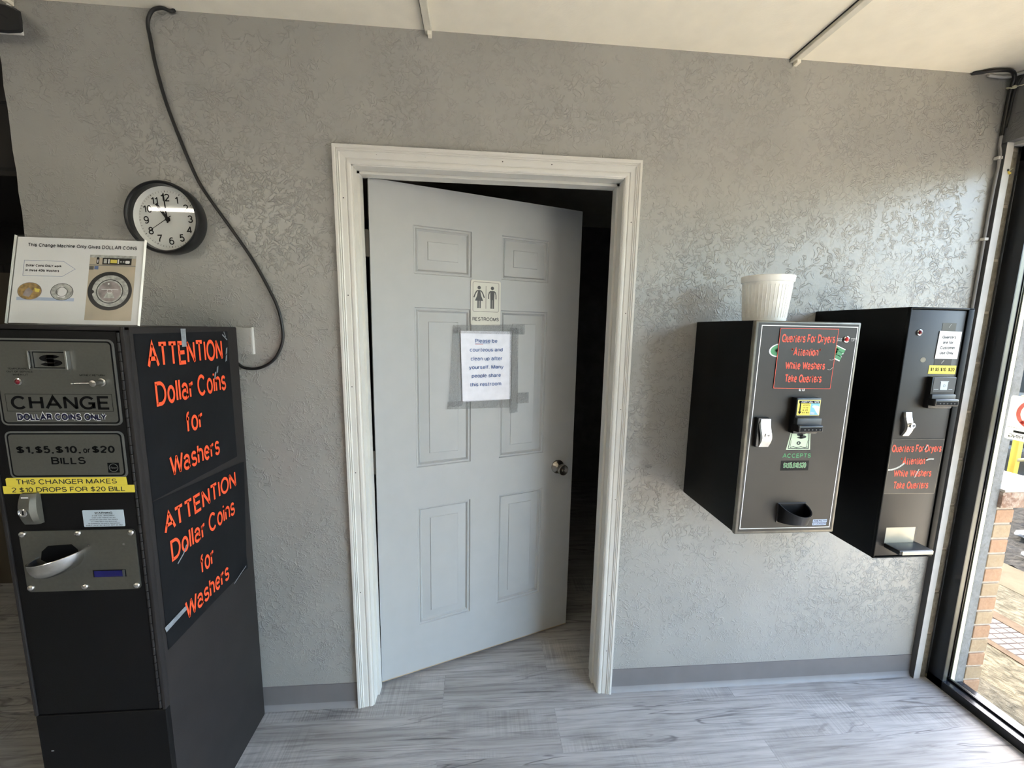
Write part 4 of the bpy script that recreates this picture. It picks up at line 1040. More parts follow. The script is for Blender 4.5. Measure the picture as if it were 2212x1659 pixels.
b = MB('wall_grey'); b.box(-0.365, -0.297, -0.0150, 0.0, 1.411, 1.502, 0.002, 2); b.m('post_front').box(-0.2975, -0.2930, -0.0120, 0.0, 1.411, 1.504, 0.002, 2)
tag(recenter(b.build('wall_box'), (-0.33, 0, 1.41)), 'painted grey junction box on the wall behind the tall changer', 'junction box')

# dark fixture in the upper left corner of the wall
root = thing('wall_fixture', 'glossy black fixture high on the left end of the wall, cut by the photo edge', 'wall fixture', (-0.93, -0.05, 2.39))
b = MB('black_plastic')
FX = Frame((0, -0.010, 0), (1, 0, 0), (0, 0, 1), (0, -1, 0))
out = [(-1.02, 2.345), (-0.945, 2.350), (-0.900, 2.3485), (-0.866, 2.352), (-0.8600, 2.356), (-0.8585, 2.386), (-0.8600, 2.408), (-0.872, 2.4155), (-0.893, 2.4235), (-0.925, 2.4270), (-1.02, 2.4270)]
back = [(x - 0.047 * (1 if x > -1.0 else 0), z + 0.024) for x, z in out]; n_ = len(out)
b.add([FX.p(x, z, -0.008) for x, z in back] + [FX.p(x, z, 0.036) for x, z in out],
      [tuple(range(n_))[::-1]] + [(k, (k + 1) % n_, n_ + (k + 1) % n_, n_ + k) for k in range(n_)])
inn = [(-0.935 + (x + 0.935) * 0.93, 2.388 + (z - 2.388) * 0.88) for x, z in out]
b.add([FX.p(x, z, 0.036) for x, z in out] + [FX.p(x, z, 0.041) for x, z in inn], [tuple(range(n_, 2 * n_))] + [(k, (k + 1) % n_, n_ + (k + 1) % n_, n_ + k) for k in range(n_)])
b.build('housing', root)
b = MB('print_grey'); b.line(FX, [(-0.948, 2.404), (-0.925, 2.400), (-0.905, 2.392), (-0.893, 2.384)], 0.004, 0.0414); b.build('ridge', root)
b = MB('white_plastic'); b.box(-0.932, -0.925, -0.012, -0.0005, 2.4200, 2.4700, 0.002, 1); b.box(-0.99, -0.90, -0.0095, -0.0005, 2.37, 2.41, 0.002, 1); b.build('bracket', root, label='pale bracket')

# ------------------------------------------------------------------ bill changers on the wall
def indicator(par, x, y, z, lens, r=0.008):
    b = MB('chrome'); b.lathe((x, y, z), (0, -1, 0), [(0, r), (0.003, r), (0.004, r * .75), (0.002, r * .7)], 24)
    b.m(lens).lathe((x, y, z), (0, -1, 0), [(0.001, r * .7), (0.005, r * .6), (0.007, r * .3), (0.0076, 0)], 24)
    return b.build('status_light', par, label='red status light')
def swing_lock(par, x0, x1, z0, z1, y, plate, zk):
    b = MB('black_plastic'); 
    if plate: b.box(x0 - 0.004, x1 - 0.002, y - 0.012, y, z0 - 0.001, z1 + 0.004, 0.002, 1)
    vs = []; fs = []; N = 14
    for i in range(N + 1):
        t = i / N; z = z0 + (z1 - z0) * t; sx = 0.0035 * math.sin(2 * math.pi * t) ; bw = 0.010 * math.sin(math.pi * t) + (0.010 if plate else 0.004)
        vs += [(x0 + sx + .004, y - bw + .003, z), (x0 + sx + .006, y - bw - .003, z), (x1 + sx, y - bw - .003, z), (x1 + sx, y - bw + .003, z)]
    for i in range(N):
        for k in range(4): fs.append((i * 4 + k, i * 4 + (k + 1) % 4, i * 4 + 4 + (k + 1) % 4, i * 4 + 4 + k))
    fs += [(0, 1, 2, 3), (N * 4 + 3, N * 4 + 2, N * 4 + 1, N * 4)]
    b.m('steel').add(vs, fs)
    lk = b.build('lock_handle', par, label='steel swing handle')
    xm = (x0 + x1) / 2 + 0.004
    bk = MB('chrome'); bk.lathe((xm, y - 0.020, zk), (0, -1, 0), [(0, 0.0085), (0.004, 0.0085), (0.0045, 0.006), (0.003, 0.0055), (0.003, 0)], 22)
    bk.m('print_black').disc(Frame((0, y - 0.0232, 0), (1, 0, 0), (0, 0, 1), (0, -1, 0)), xm + 0.003, zk, 0.0035, 0.0016, 0.0005, 12)
    bk.build('keyhole', lk)

# nearer one, with the bucket on top
CX0, CX1, CZ0, CZ1, CY = 1.2990, 1.6370, 0.8815, 1.5550, -0.333
root = thing('bill_changer', 'black wall-mounted bill changer with white pinstripe face, under the white bucket', 'change machine', (1.468, -0.16, CZ0))
b = MB('cabinet_black'); b.box(CX0 + .003, CX1 - .004, -0.318, -0.0006, CZ0 + .002, CZ1, 0.003, 2); b.build('cabinet', root)
b = MB('changer_rim'); b.box(CX0, CX1, CY, -0.3185, CZ0, CZ1, 0.004, 3)
F = Frame((0, CY, 0), (1, 0, 0), (0, 0, 1), (0, -1, 0))
b.m('changer_face').rect(F, CX0 + .010, CX1 - .008, CZ0 + .010, CZ1 - .006, 0.0004)
b.m('print_white').outline(F, [(1.3140, 0.8995), (1.6205, 0.8995), (1.6265, 1.5420), (1.3185, 1.5420)], 0.0024, 0.0008)
for x0, x1, mt in ((1.3500, 1.4050, 'C'), (1.5480, 1.5930, 'E')):
    zz = 1.447 if mt == 'C' else 1.4445
    b.m('print_white').text(F, mt, x0 + .004, x1 - .004, zz + .003, 0.034, 0.09, halo=0.09, e=0.0009, rot=-0.40 if mt == 'E' else 0.15); b.m('print_green').text(F, mt, x0 + .004, x1 - .004, zz + .003, 0.034, 0.09, e=0.0012, rot=-0.40 if mt == 'E' else 0.15)
b.m('print_white').text(F, 'OUT OF', 1.5610, 1.5790, 1.5035, 0.0036, 0.0, e=0.0008); b.text(F, 'SERVICE', 1.5600, 1.5780, 1.4980, 0.0036, 0.0, e=0.0008)
b.text(F, 'WHEN', 1.6080, 1.6225, 1.5040, 0.0036, 0.0, e=0.0008); b.text(F, 'LIT', 1.6110, 1.6195, 1.4985, 0.0036, 0.0, e=0.0008)
for x in (1.4600, 1.4710): b.rect(F, x, x + .0065, 1.3445, 1.3545, 0.0006)
b.m('changer_face'); [b.rect(F, x + .002, x + .0045, 1.3460, 1.3530, 0.0008) for x in (1.4600, 1.4710)]
# printed banknote, wider towards its foot
b.m('print_pale_green').poly(F, [(1.4400, 1.1595), (1.5200, 1.1595), (1.5140, 1.2200), (1.4500, 1.2200)], 0.0006)
b.m('print_grey').outline(F, [(1.4450, 1.1630), (1.5155, 1.1630), (1.5110, 1.2170), (1.4530, 1.2170)], 0.0022, 0.0009)
b.text(F, '$', 1.470, 1.502, 1.1945, 0.0200, 0.05, e=0.0010); b.ring(F, 1.4790, 1.1810, 0.0030, 0.0070, 0.0010, 24, 0.8)
for x in (1.452, 1.507): b.line(F, [(x, 1.168), (x + .002, 1.190)], 0.0010, 0.0010)
b.line(F, [(1.452, 1.167), (1.463, 1.170), (1.474, 1.166), (1.488, 1.170), (1.500, 1.166), (1.510, 1.169)], 0.0020, 0.0010)
b.m('print_green').text(F, 'ACCEPTS', 1.4310, 1.5255, 1.1335, 0.0140, 0.03, e=0.0008)
b.m('cabinet_black').rect(F, 1.4280, 1.5220, 1.0920, 1.1245, 0.0005)
b.m('print_pale_green').text(F, '$1,$5,$10,$20', 1.4380, 1.5125, 1.1015, 0.0155, 0.022, e=0.0008, halo=0.09); b.m('print_green').text(F, '$1,$5,$10,$20', 1.4380, 1.5125, 1.1015, 0.0155, 0.022, e=0.0011)
b.m('print_pale_blue').rect(F, 1.5605, 1.6090, 0.9180, 0.9270, 0.0006); b.rect(F, 1.5600, 1.6075, 0.9075, 0.9160, 0.0006)
b.m('print_navy').text(F, 'AMERICAN', 1.5620, 1.6075, 0.9195, 0.0062, 0.03, e=0.0009); b.text(F, 'CHANGER', 1.5615, 1.6060, 0.9090, 0.0058, 0.03, e=0.0009)
b.build('front_door', root, label='grey-brown face with thin white border')
indicator(root, 1.5916, CY - .0004, 1.5040, 'red_lens', 0.0095)
swing_lock(root, 1.3330, 1.3700, 1.1730, 1.2600, CY - .0004, True, 1.2110)
def note_acceptor(root, x0, x1, z0, z1, y, d1, d2, d3, dx, body_mat, face_mat):
    b = MB(body_mat); b.box(x0, x1, y - d1, y, z0, z1, 0.003, 2)
    zm = z0 + (z1 - z0) * 0.46
    b.m(face_mat).box(x0 - dx * .3, x1 - dx * .3, y - d2, y - d1 + .002, z0 + .020, zm, 0.003, 2)
    b.m('black_plastic').box(x0 - dx, x1 - dx, y - d3, y - d1 + .004, z0 + .010, z0 + .032, 0.004, 3)
    ac = b.build('note_acceptor', root, label='black note acceptor with protruding mouth')
    b = MB('print_black'); b.box(x0 - dx + .006, x1 - dx - .005, y - d3 - .0008, y - d3 + .0005, z0 + .014, z0 + .025)
    b.m('grey_plastic'); [b.box(x0 + .012 + k * .012, x0 + .016 + k * .012, y - d3 - .0012, y - d3 - .0007, z0 + .017, z0 + .021) for k in range(5)]
    b.build('note_slot', ac)
    return ac
ac = note_acceptor(root, 1.4380, 1.5175, 1.2165, 1.3275, CY - .0004, 0.022, 0.035, 0.048, 0.006, 'black_plastic', 'grey_plastic')
F2 = Frame((0, CY - .0226, 0), (1, 0, 0), (0, 0, 1), (0, -1, 0))
b = MB('label_yellow_pale'); b.prism(F2, b.rrect_pts(1.4420, 1.5150, 1.2735, 1.3215, 0.002), 0, 0.0006)
b.m('print_black').rect(F2, 1.4460, 1.5120, 1.3110, 1.3190, 0.0008); b.m('print_white').text(F2, 'INSERT BILL HERE', 1.4530, 1.5100, 1.3126, 0.0050, 0.02, 0.2, e=0.0010)
b.m('label_yellow').rect(F2, 1.4440, 1.4830, 1.2755, 1.3110, 0.0008); b.m('print_black').rect(F2, 1.4485, 1.4525, 1.2850, 1.3110, 0.0010); b.poly(F2, [(1.4445, 1.2855), (1.4565, 1.2855), (1.4505, 1.2775)], 0.0010)
for k, t_ in enumerate(['ACCEPTS', '1 5 10', '& 20', '$1, $5']): b.text(F2, t_, 1.4590, 1.4800 - (0.004 if k in (1, 2) else 0), 1.3030 - k * .0075, 0.0042, 0.01, e=0.0010)
b.m('print_sky').rect(F2, 1.4840, 1.5130, 1.2755, 1.3110, 0.0008); b.m('print_white').poly(F2, [(1.5130, 1.3000), (1.5060, 1.3040), (1.4930, 1.3050), (1.4880, 1.3000), (1.4960, 1.2960), (1.5030, 1.2850), (1.5110, 1.2760), (1.5130, 1.2760)], 0.0010)
b.m('print_pale_blue').poly(F2, [(1.4860, 1.2850), (1.4990, 1.2830), (1.4980, 1.2770), (1.4850, 1.2780)], 0.0010)
b.build('instruction_label', ac, label='yellow and blue insert-bill label')
def payout_cup(root, x0, x1, z0, z1, y, reach):
    b = MB('black_plastic'); n = 18; top = []; bot = []; ti = []; bi = []
    xm = (x0 + x1) / 2; w = (x1 - x0) / 2
    for i in range(n + 1):
        a = math.pi * i / n
        sx = -math.cos(a); sy = math.sin(a) ** 0.8
        zt = z1 - 0.020 * sy
        top.append((xm + sx * w, y - reach * sy, zt)); bot.append((xm + sx * w * 0.96, y - reach * 0.80 * sy, z0 + 0.010 * sy))
        ti.append((xm + sx * (w - .003), y - max(0, reach * sy - .003), zt)); bi.append((xm + sx * (w * .96 - .003), y - max(0, reach * .8 * sy - .003), z0 + .004 + .010 * sy))
    m = n + 1; vs = top + bot + ti + bi; fs = []
    for i in range(n):
        fs += [(i, i + 1, m + i + 1, m + i), (2 * m + i + 1, 2 * m + i, 3 * m + i, 3 * m + i + 1), (i + 1, i, 2 * m + i, 2 * m + i + 1)]
    fs += [tuple(range(m, 2 * m)), tuple(range(3 * m, 4 * m))[::-1]]
    b.add(vs, fs); b.box(x0 - .003, x1 + .003, y - 0.003, y, z0 - .002, z1 + .001, 0.001, 1)
    return b.build('coin_cup', root, label='black rounded coin cup')
payout_cup(root, 1.4350, 1.5250, 0.9230, 0.9850, CY - .0004, 0.062)

def quarters_sign(nm, label, x0, x1, z0, z1, y, lines, scratches, edge):
    root = thing(nm, label, 'sign', ((x0 + x1) / 2, y, z0))
    F = Frame((0, y, 0), (1, 0, 0), (0, 0, 1), (0, -1, 0))
    b = MB('sign_brown_black'); b.prism(F, [(x0 - .0015, z0), (x1 - .0035, z0 - .001), (x1, z1), (x0 + .001, z1 - .001)], 0.0, 0.0008)
    b.m(edge).outline(F, [(x0 - .0015, z0), (x1 - .0035, z0 - .001), (x1, z1), (x0 + .001, z1 - .001)], 0.0013, 0.0010)
    b.m('orange_red')
    for body, xa, xb, zb, cap in lines: b.text(F, body, xa, xb, zb, cap, 0.028, 0.0, e=0.0011)
    b.m('print_silver')
    for pts, w in scratches: b.line(F, smooth2(pts), w, 0.0014)
    b.build('sheet', root)
    return root
def smooth2(pts): return [(p.x, p.y) for p in smooth_path([(x, y, 0) for x, y in pts], 5)]
quarters_sign('dryer_quarters_sign', 'black Quarters For Dryers sign with orange-red letters on the pinstriped changer below the bucket', 1.3760, 1.5630, 1.3530, 1.5345, CY - .0016,
    [('Quarters For Dryers', 1.3850, 1.5550, 1.4920, 0.0250), ('*Attention*', 1.4190, 1.5130, 1.4520, 0.0240), ('White Washers', 1.4050, 1.5330, 1.4110, 0.0240), ('Take Quarters', 1.4090, 1.5270, 1.3715, 0.0245)],
    [([(1.5450, 1.4420), (1.5520, 1.4410), (1.5600, 1.4440)], 0.0008), ([(1.5420, 1.4130), (1.5500, 1.4110), (1.5590, 1.4190)], 0.0010)], 'orange_red')

# white bucket on top
BX, BY, BZ, BH = 1.420, -0.200, CZ1 + 0.0006, 0.1440
b = MB('white_plastic')
pr = [(0.001, 0.0), (0, 0.058), (0.002, 0.0615)]
pr += [(0.124, 0.0715), (0.124, 0.0742), (0.127, 0.0752), (BH - .002, 0.0765), (BH, 0.0752), (BH, 0.0738), (BH - .004, 0.0725), (0.110, 0.0690), (0.004, 0.0590), (0.003, 0.0)]
b.lathe((BX, BY, BZ), (0, 0, 1), pr, 72)
for k in range(40):
    a = 2 * math.pi * k / 40
    p0 = Vector((BX + math.cos(a) * 0.0622, BY + math.sin(a) * 0.0622, BZ + 0.012)); p1 = Vector((BX + math.cos(a) * 0.0705, BY + math.sin(a) * 0.0705, BZ + 0.114))
    b.sweep([p0, p1], 0.0010, 6)
tag(recenter(b.build('plastic_bucket'), (BX, BY, BZ)), 'white plastic bucket standing on the nearer black bill changer', 'bucket')

# farther changer by the window
DX0, DX1, DZ0, DZ1, DY = 1.7740, 1.9860, 0.7950, 1.6045, -0.345
root = thing('bill_changer', 'narrow black wall-mounted bill changer in the corner beside the window', 'change machine', (1.88, -0.17, DZ0))
b = MB('cabinet_black'); b.box(DX0, DX1, -0.341, -0.0006, DZ0, DZ1, 0.004, 2)
Fd = Frame((0, -0.341, 0), (1, 0, 0), (0, 0, 1), (0, -1, 0))
for x0, x1, z0, z1 in [(DX0, DX0 + .005, DZ0, DZ1), (DX1 - .020, DX1, DZ0, DZ1), (DX0, DX1, DZ1 - .006, DZ1), (DX0, DX1, DZ0, DZ0 + .005)]: b.box(x0, x1, -0.3485, -0.338, z0, z1, 0.002, 2)
b.build('cabinet', root)
b = MB('changer_face'); b.box(DX0 + .0065, DX1 - .0210, DY, -0.340, DZ0 + .0065, DZ1 - .0075, 0.002, 2)
F = Frame((0, DY, 0), (1, 0, 0), (0, 0, 1), (0, -1, 0))
b.m('black_plastic').rect(F, 1.890, 1.936, 1.5350, 1.5590, 0.0004); b.rect(F, 1.882, 1.940, 1.4300, 1.4500, 0.0004)
b.m('print_silver').line(F, [(1.906, 1.436), (1.914, 1.446)], 0.0012, 0.0008); b.line(F, [(1.912, 1.545), (1.918, 1.556)], 0.0012, 0.0008)
b.m('changer_rim').disc(F, 1.8430, 1.4460, 0.0095, 0.008, 0.0005, 10)
b.build('front_door', root, label='plain dark face panel')
indicator(root, 1.8152, DY - .0004, 1.5291, 'dark_red_lens', 0.0088)
b = MB('label_yellow'); b.prism(F, [(1.8665, 1.4030), (1.9590, 1.4030), (1.9590, 1.4297), (1.8675, 1.4297)], 0, 0.0008)
b.m('print_black'); [b.text(F, t_, x0, x1, 1.4120, 0.0105, 0.02, e=0.0010) for t_, x0, x1 in (('$1', 1.8730, 1.8830), ('$5', 1.8890, 1.9010), ('$10', 1.9070, 1.9255), ('$20', 1.9330, 1.9540))]
b.build('amounts_label', root, label='yellow amounts label')
ac = note_acceptor(root, 1.8650, 1.9460, 1.2975, 1.3960, DY - .0004, 0.017, 0.024, 0.036, 0.003, 'black_plastic', 'grey_plastic')
b = MB('grey_plastic'); b.box(1.8690, 1.9440, DY - .0184, DY - .0165, 1.3480, 1.3940, 0.0006, 1); b.build('acceptor_face', ac)
F3 = Frame((0, DY - .0186, 0), (1, 0, 0), (0, 0, 1), (0, -1, 0))
b = MB('sticker_blue_white'); b.poly(F3, [(1.8930, 1.3560), (1.9170, 1.3560), (1.9170, 1.3800), (1.9200, 1.3830), (1.8900, 1.3830), (1.8930, 1.3800)], 0.0003)
b.m('grey_plastic').ring(F3, 1.905, 1.369, 0.0030, 0.0040, 0.0006); b.m('sticker_blue_white').rect(F3, 1.8720, 1.8880, 1.3570, 1.3580, 0.0003); b.rect(F3, 1.9220, 1.9350, 1.3570, 1.3580, 0.0003)
b.build('bill_symbol', ac)
swing_lock(root, 1.8000, 1.8260, 1.2080, 1.2835, DY - .0004, False, 1.2440)
b = MB('tray_metal'); b.rect(F, 1.8085, 1.9120, 0.8380, 0.9000, 0.0005); b.m('black_plastic').rect(F, 1.9120, 1.9200, 0.8380, 0.9000, 0.0006)
vs = [(1.8080, DY - .0005, 0.8580), (1.9230, DY - .0005, 0.8580), (1.9230, DY - .050, 0.8510), (1.8080, DY - .050, 0.8510)]
b.box(1.8060, 1.9250, DY - .052, DY - .0005, 0.8330, 0.8480, 0.004, 3)
b.m('tray_metal').box(1.8140, 1.9210, DY - .0545, DY - .051, 0.8350, 0.8470, 0.001, 1)
b.build('coin_tray', root, label='open coin tray with metal lip')
quarters_sign('dryer_quarters_sign', 'black Quarters For Dryers sign, scuffed, low on the corner changer beside the window', 1.7790, 1.9590, 1.0165, 1.1965, DY - .0016,
    [('Quarters For Dryers', 1.7830, 1.9540, 1.1540, 0.0245), ('*Attention*', 1.8190, 1.9110, 1.1130, 0.0240), ('White Washers', 1.8020, 1.9330, 1.0725, 0.0240), ('Take Quarters', 1.8080, 1.9290, 1.0325, 0.0245)],
    [([(1.7800, 1.0960), (1.8000, 1.0985), (1.8200, 1.1080), (1.8330, 1.1180)], 0.0055), ([(1.9070, 1.1270), (1.9180, 1.1310), (1.9330, 1.1310)], 0.0045), ([(1.8870, 1.0980), (1.8760, 1.0700)], 0.003), ([(1.8950, 1.1620), (1.9040, 1.1780)], 0.003)], 'changer_rim')
root = thing('quarters_notice', 'small white Quarters are for Customer Use Only note near the top of the corner changer', 'notice', (1.92, DY - .0010, 1.45))
F = Frame((0, DY - .0010, 0), (1, 0, 0), (0, 0, 1), (0, -1, 0))
b = MB('paper_white'); b.prism(F, [(1.8805, 1.4500), (1.9560, 1.4500), (1.9570, 1.5335), (1.8830, 1.5350)], 0.0, 0.0007)
b.m('print_grey'); [b.text(F, t_, x0, x1, zb, 0.0088, 0.022, e=0.0010) for t_, x0, x1, zb in (('Quarters', 1.8940, 1.9400, 1.5120), ('are for', 1.8990, 1.9330, 1.4960), ('Customer', 1.8920, 1.9420, 1.4800), ('Use Only', 1.8930, 1.9390, 1.4640))]
b.build('paper', root)

# ------------------------------------------------------------------ right corner: post, block edge, window frame
b = MB('post_shade'); b.box(XC, XC + .0300, -0.0225, -0.0002, 0, 2.237, 0.0008, 1)  # one grey post; window light painted as dark sides and pale front
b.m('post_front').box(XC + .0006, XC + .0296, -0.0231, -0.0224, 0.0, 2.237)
b.m('nail_hole')
for z in (0.62, 0.83, 0.30, 0.46): b.disc(Frame((XC, 0, 0), (0, -1, 0), (0, 0, 1), (-1, 0, 0)), 0.010, z, 0.0022, e=0.0006, n=8)
struct(b.build('trim_6'), 'grey painted corner post')
b = MB('primer_red'); b.box(2.4632, 2.4735, -0.0100, 0.0, 0, 2.225)
b.m('cmu_tan')
for k in range(12):
    z = 0.02 + k * 0.2; j = random.uniform(-.0015, .0015)
    b.box(2.4712 + j, 2.4972, -0.0160 + j, 0.0, z if k else 0.0, min(z + 0.190, 2.225), 0.004, 2)
b.m('mortar').box(2.4725, 2.4968, -0.0120, 0.0, 0, 2.22)
struct(b.build('trim_7'), 'bare block edge between post and window frame')

def window(n, y1, y0, label):
    w = bpy.data.objects.new('window_%d' % n, None); COL.objects.link(w); w.location = (2.55, (y0 + y1) / 2, 0); WM[w.name] = Matrix.Translation(w.location); struct(w, label)
    b = MB('frame_black')
    XF = 2.4985; zt = 2.225; fw = 0.056
    # uprights: black inner face, reveal of the same frame painted paler as lit
    for ya, yb, sd in ((y1 - fw, y1, -1), (y0, y0 + fw, 1)):
        b.m('frame_black').box(XF, XF + .004, ya, yb, 0, zt)
        b.m('frame_lit').box(XF + .004, XF + .020, ya + (.0005 if sd < 0 else .003), yb - (.003 if sd < 0 else .0005), 0.03, zt)
        b.m('frame_black').box(XF + .020, XF + .031, ya + (.006 if sd < 0 else .0), yb - (.0 if sd < 0 else .006), 0.03, zt)
        b.m('frame_black').box(XF + .041, XF + .0430, ya + .004, yb - .004, 0.03, zt)
        b.m('seal_cream').box(XF + .0430, XF + .062, ya + .0015, yb - .0015, 0.02, zt)
    b.m('frame_black').box(XF, XF + .004, y0, y1, 0, 0.0375); b.m('frame_sill').box(XF + .002, XF + .048, y0, y1, 0.0, 0.0375, 0.0015, 1)
    b.m('frame_black').box(XF + .034, XF + .044, y0 + .05, y1 - .05, 0.0375, 0.046, 0.001, 1); b.m('steel').box(XF + .0445, XF + .0475, y0 + .05, y1 - .05, 0.0375, 0.0455, 0.0005, 1)
    b.m('frame_sill').box(XF + .048, XF + .100, y0, y1, -0.03, 0.030, 0.002, 1)
    b.m('frame_lit').box(XF, XF + .062, y0, y1, zt - .050, zt)
    b.build('window_frame', w)
    b = MB('dimming_glass' if n == 1 else 'window_glass'); b.box(XF + .0345, XF + .0385, y0 + .050, y1 - .052, 0.040, zt - .045); b.build('window_pane', w)  # tint of the near pane is added to dim the bright outdoors
ys = [-0.0220, -1.62, -3.20, -4.78, -6.36]
for k in range(2):
    window(k + 1, ys[k], ys[k + 1] + 0.002, 'black framed shop window beside the corner' if k == 0 else 'black framed shop window farther along')

# no-smoking style sticker sheet on the glass, seen from behind
root = thing('window_sign', 'cream sign with a red prohibition ring on the window glass, lettering seen reversed', 'sign', (2.544, -0.2, 1.1275))
F = Frame((2.5445, 0, 0), (0, -1, 0), (0, 0, 1), (-1, 0, 0))
b = MB('sign_sheet'); b.poly(F, b.rrect_pts(0.0955, 0.3300, 1.1290, 1.2990, 0.008), 0.0012)
b.m('changer_rim').rect(F, 0.1000, 0.3250, 1.1755, 1.1763, 0.0015); b.outline(F, [(0.100, 1.1763), (0.325, 1.1763), (0.325, 1.294), (0.100, 1.294)], 0.0006, 0.0015)
b.m('sign_sheet_red').ring(F, 0.1770, 1.2360, 0.0460, 0.0590, 0.0016, 48); b.line(F, [(0.137, 1.196), (0.217, 1.276)], 0.0110, 0.0017)
b.m('print_grey').rect(F, 0.142, 0.212, 1.2460, 1.2600, 0.0015); b.rect(F, 0.149, 0.160, 1.2280, 1.2380, 0.0015); b.rect(F, 0.1200, 0.2400, 1.1570, 1.1660, 0.0015)
vs, fs = text_mesh('LOITERING', 0.012)
H, yb = capheight(0.012); k_ = 0.0150 / H; xb_ = max(x for x, _ in vs)
b.add([F.p(0.1080 + (xb_ - x) * k_, 1.1360 + (y - yb) * k_, 0.0016) for x, y in vs], fs)
b.build('sheet', root)

# ------------------------------------------------------------------ cables in the top right corner
def cable(nm, pts, r, mt, label, cat='cable'):
    b = MB(mt); b.sweep(smooth_path(pts), r, 10); return tag(recenter(b.build(nm), pts[len(pts) // 2]), label, cat)
cable('black_cable', [(2.268, -0.004, 2.4700), (2.285, -0.018, 2.4655), (2.303, -0.032, 2.4640), (2.338, -0.042, 2.4630), (2.366, -0.044, 2.4625), (2.392, -0.036, 2.4600), (2.408, -0.028, 2.4500), (2.416, -0.0200, 2.4340), (2.4200, -0.0120, 2.3950), (2.4230, -0.0090, 2.3300), (2.4230, -0.0090, 2.2790), (2.4222, -0.0090, 2.2640)],
      0.0060, 'cord_black', 'black cable arching off the ceiling and down the right corner of the wall')
cable('black_cable', [(2.4245, -0.0380, 2.4480), (2.4255, -0.0300, 2.4300), (2.4255, -0.0210, 2.4000), (2.4265, -0.0180, 2.3500), (2.4265, -0.0150, 2.3100), (2.4262, -0.0140, 2.2900)], 0.0040, 'cord_black', 'short black cable beside the arching one in the right ceiling corner')
b = MB('cord_grey'); b.sweep(smooth_path([(2.4218, -0.0090, 2.2640), (2.4215, -0.0085, 2.2300), (2.4240, -0.0140, 2.1860), (2.4245, -0.0105, 2.0560), (2.4250, -0.0090, 1.8940), (2.4255, -0.0085, 1.7300), (2.4255, -0.0085, 1.5800), (2.4255, -0.0085, 1.20), (2.4255, -0.0085, 0.84)]), 0.0048, 10)
gc = tag(recenter(b.build('grey_cable'), (2.4255, -0.0085, 1.6)), 'thin grey painted cable running down the wall beside the corner post', 'cable')
for z in (2.186, 1.893):
    b = MB('cord_white'); b.box(2.4150, 2.4328, -0.0180, -0.0006, z - .0055, z + .0055, 0.002, 2)
    tag(recenter(b.build('cable_clip'), (2.4245, 0, z)), 'pale cable clip on the grey cable, ' + ('upper one near the window header' if z > 2 else 'lower one above the corner changer'), 'clip', 'clips on the grey cable')
cable('white_cable', [(2.3300, -0.0060, 2.4660), (2.3700, -0.0065, 2.4640), (2.4000, -0.0070, 2.4640), (2.4200, -0.0100, 2.4655), (2.4265, -0.0350, 2.4640), (2.4265, -0.0900, 2.4450), (2.4268, -0.2000, 2.4300)], 0.0050, 'cord_white', 'white cable crossing behind the black one at the right ceiling corner')
b = MB('tie_cream'); b.sweep(smooth_path([(2.4120, -0.0200, 2.4210), (2.4080, -0.0120, 2.4260), (2.4150, -0.0050, 2.4280), (2.4270, -0.0080, 2.4260), (2.4290, -0.0200, 2.4230), (2.4200, -0.0260, 2.4200), (2.4110, -0.0200, 2.4200)], 5), 0.0022, 8)
b.box(2.4100, 2.4220, -0.0320, -0.0230, 2.4160, 2.4260, 0.002, 1); b.sweep([(2.4180, -0.0300, 2.4210), (2.4230, -0.0450, 2.4185), (2.4260, -0.0700, 2.4150)], 0.0014, 6)
tag(recenter(b.build('cable_tie'), (2.418, -0.02, 2.42)), 'cream cable tie around the black cables', 'cable tie')
b = MB('yellow_plastic'); b.lathe((2.4560, -0.0232, 2.1360), (0.3, -0.5, -1), [(0, 0.0), (0, 0.0022), (0.010, 0.0040), (0.012, 0.0032), (0.012, 0)], 12)
b.m('print_grey').box(2.4500, 2.4570, -0.0260, -0.0232, 2.1360, 2.1440, 0.001, 1); b.m('tie_cream').sweep(smooth_path([(2.4570, -0.0250, 2.1370), (2.4640, -0.0290, 2.1440), (2.4720, -0.0260, 2.1470)], 4), 0.0010, 6)
tag(recenter(b.build('wire_stub'), (2.456, -0.025, 2.137)), 'tiny yellow wire stub near the top of the corner post', 'wire')
b = MB('header_grey'); b.box(2.4290, XC + .001, -0.0950, -0.0300, 2.3300, 2.4500, 0.001, 1)
tag(recenter(b.build('cover_plate'), (2.431, -0.06, 2.33)), 'grey painted cover plate on the header behind the cables', 'cover plate')

# ------------------------------------------------------------------ outside
GZ = -0.03
def slab(nm, mt, x0, x1, y0=-0.55, y1=9.0, dz=0.0, lab=None):
    b = MB(mt); b.box(x0, x1, y0, y1, GZ - 0.08, GZ + dz); return struct(b.build(nm), lab)
slab('path_1', 'concrete_sand', 2.60, 3.085, lab='sandy concrete walk outside')
slab('curb_1', 'curb_tan', 3.085, 3.125, dz=0.004, lab='tan edging strip')
slab('path_2', 'paver_grid', 3.125, 3.355, lab='strip of small grid pavers')
slab('curb_2', 'curb_tan', 3.355, 3.43, dz=0.003, lab='pinkish edging strip')
slab('path_3', 'concrete_sand', 3.43, 3.78, dz=0.002, lab='rough sandy concrete')
slab('path_4', 'concrete_smooth', 3.78, 4.12, dz=0.004, lab='smooth tan concrete')
slab('ground_1', 'asphalt', 5.7, 60.0, -50, 60, lab='asphalt lot')
slab('ground_2', 'bounce_concrete', 2.60, 5.7, -20.0, -0.55)  # unseen pale ground added to bounce warm light onto the ceiling
b = MB('gravel_dark'); 
nx, ny = 40, 90; vs = []; fs = []
for j in range(ny + 1):
    for i in range(nx + 1):
        vs.append((4.12 + 1.58 * i / nx, -0.5 + 4.0 * j / ny, GZ + random.uniform(-.015, .02)))
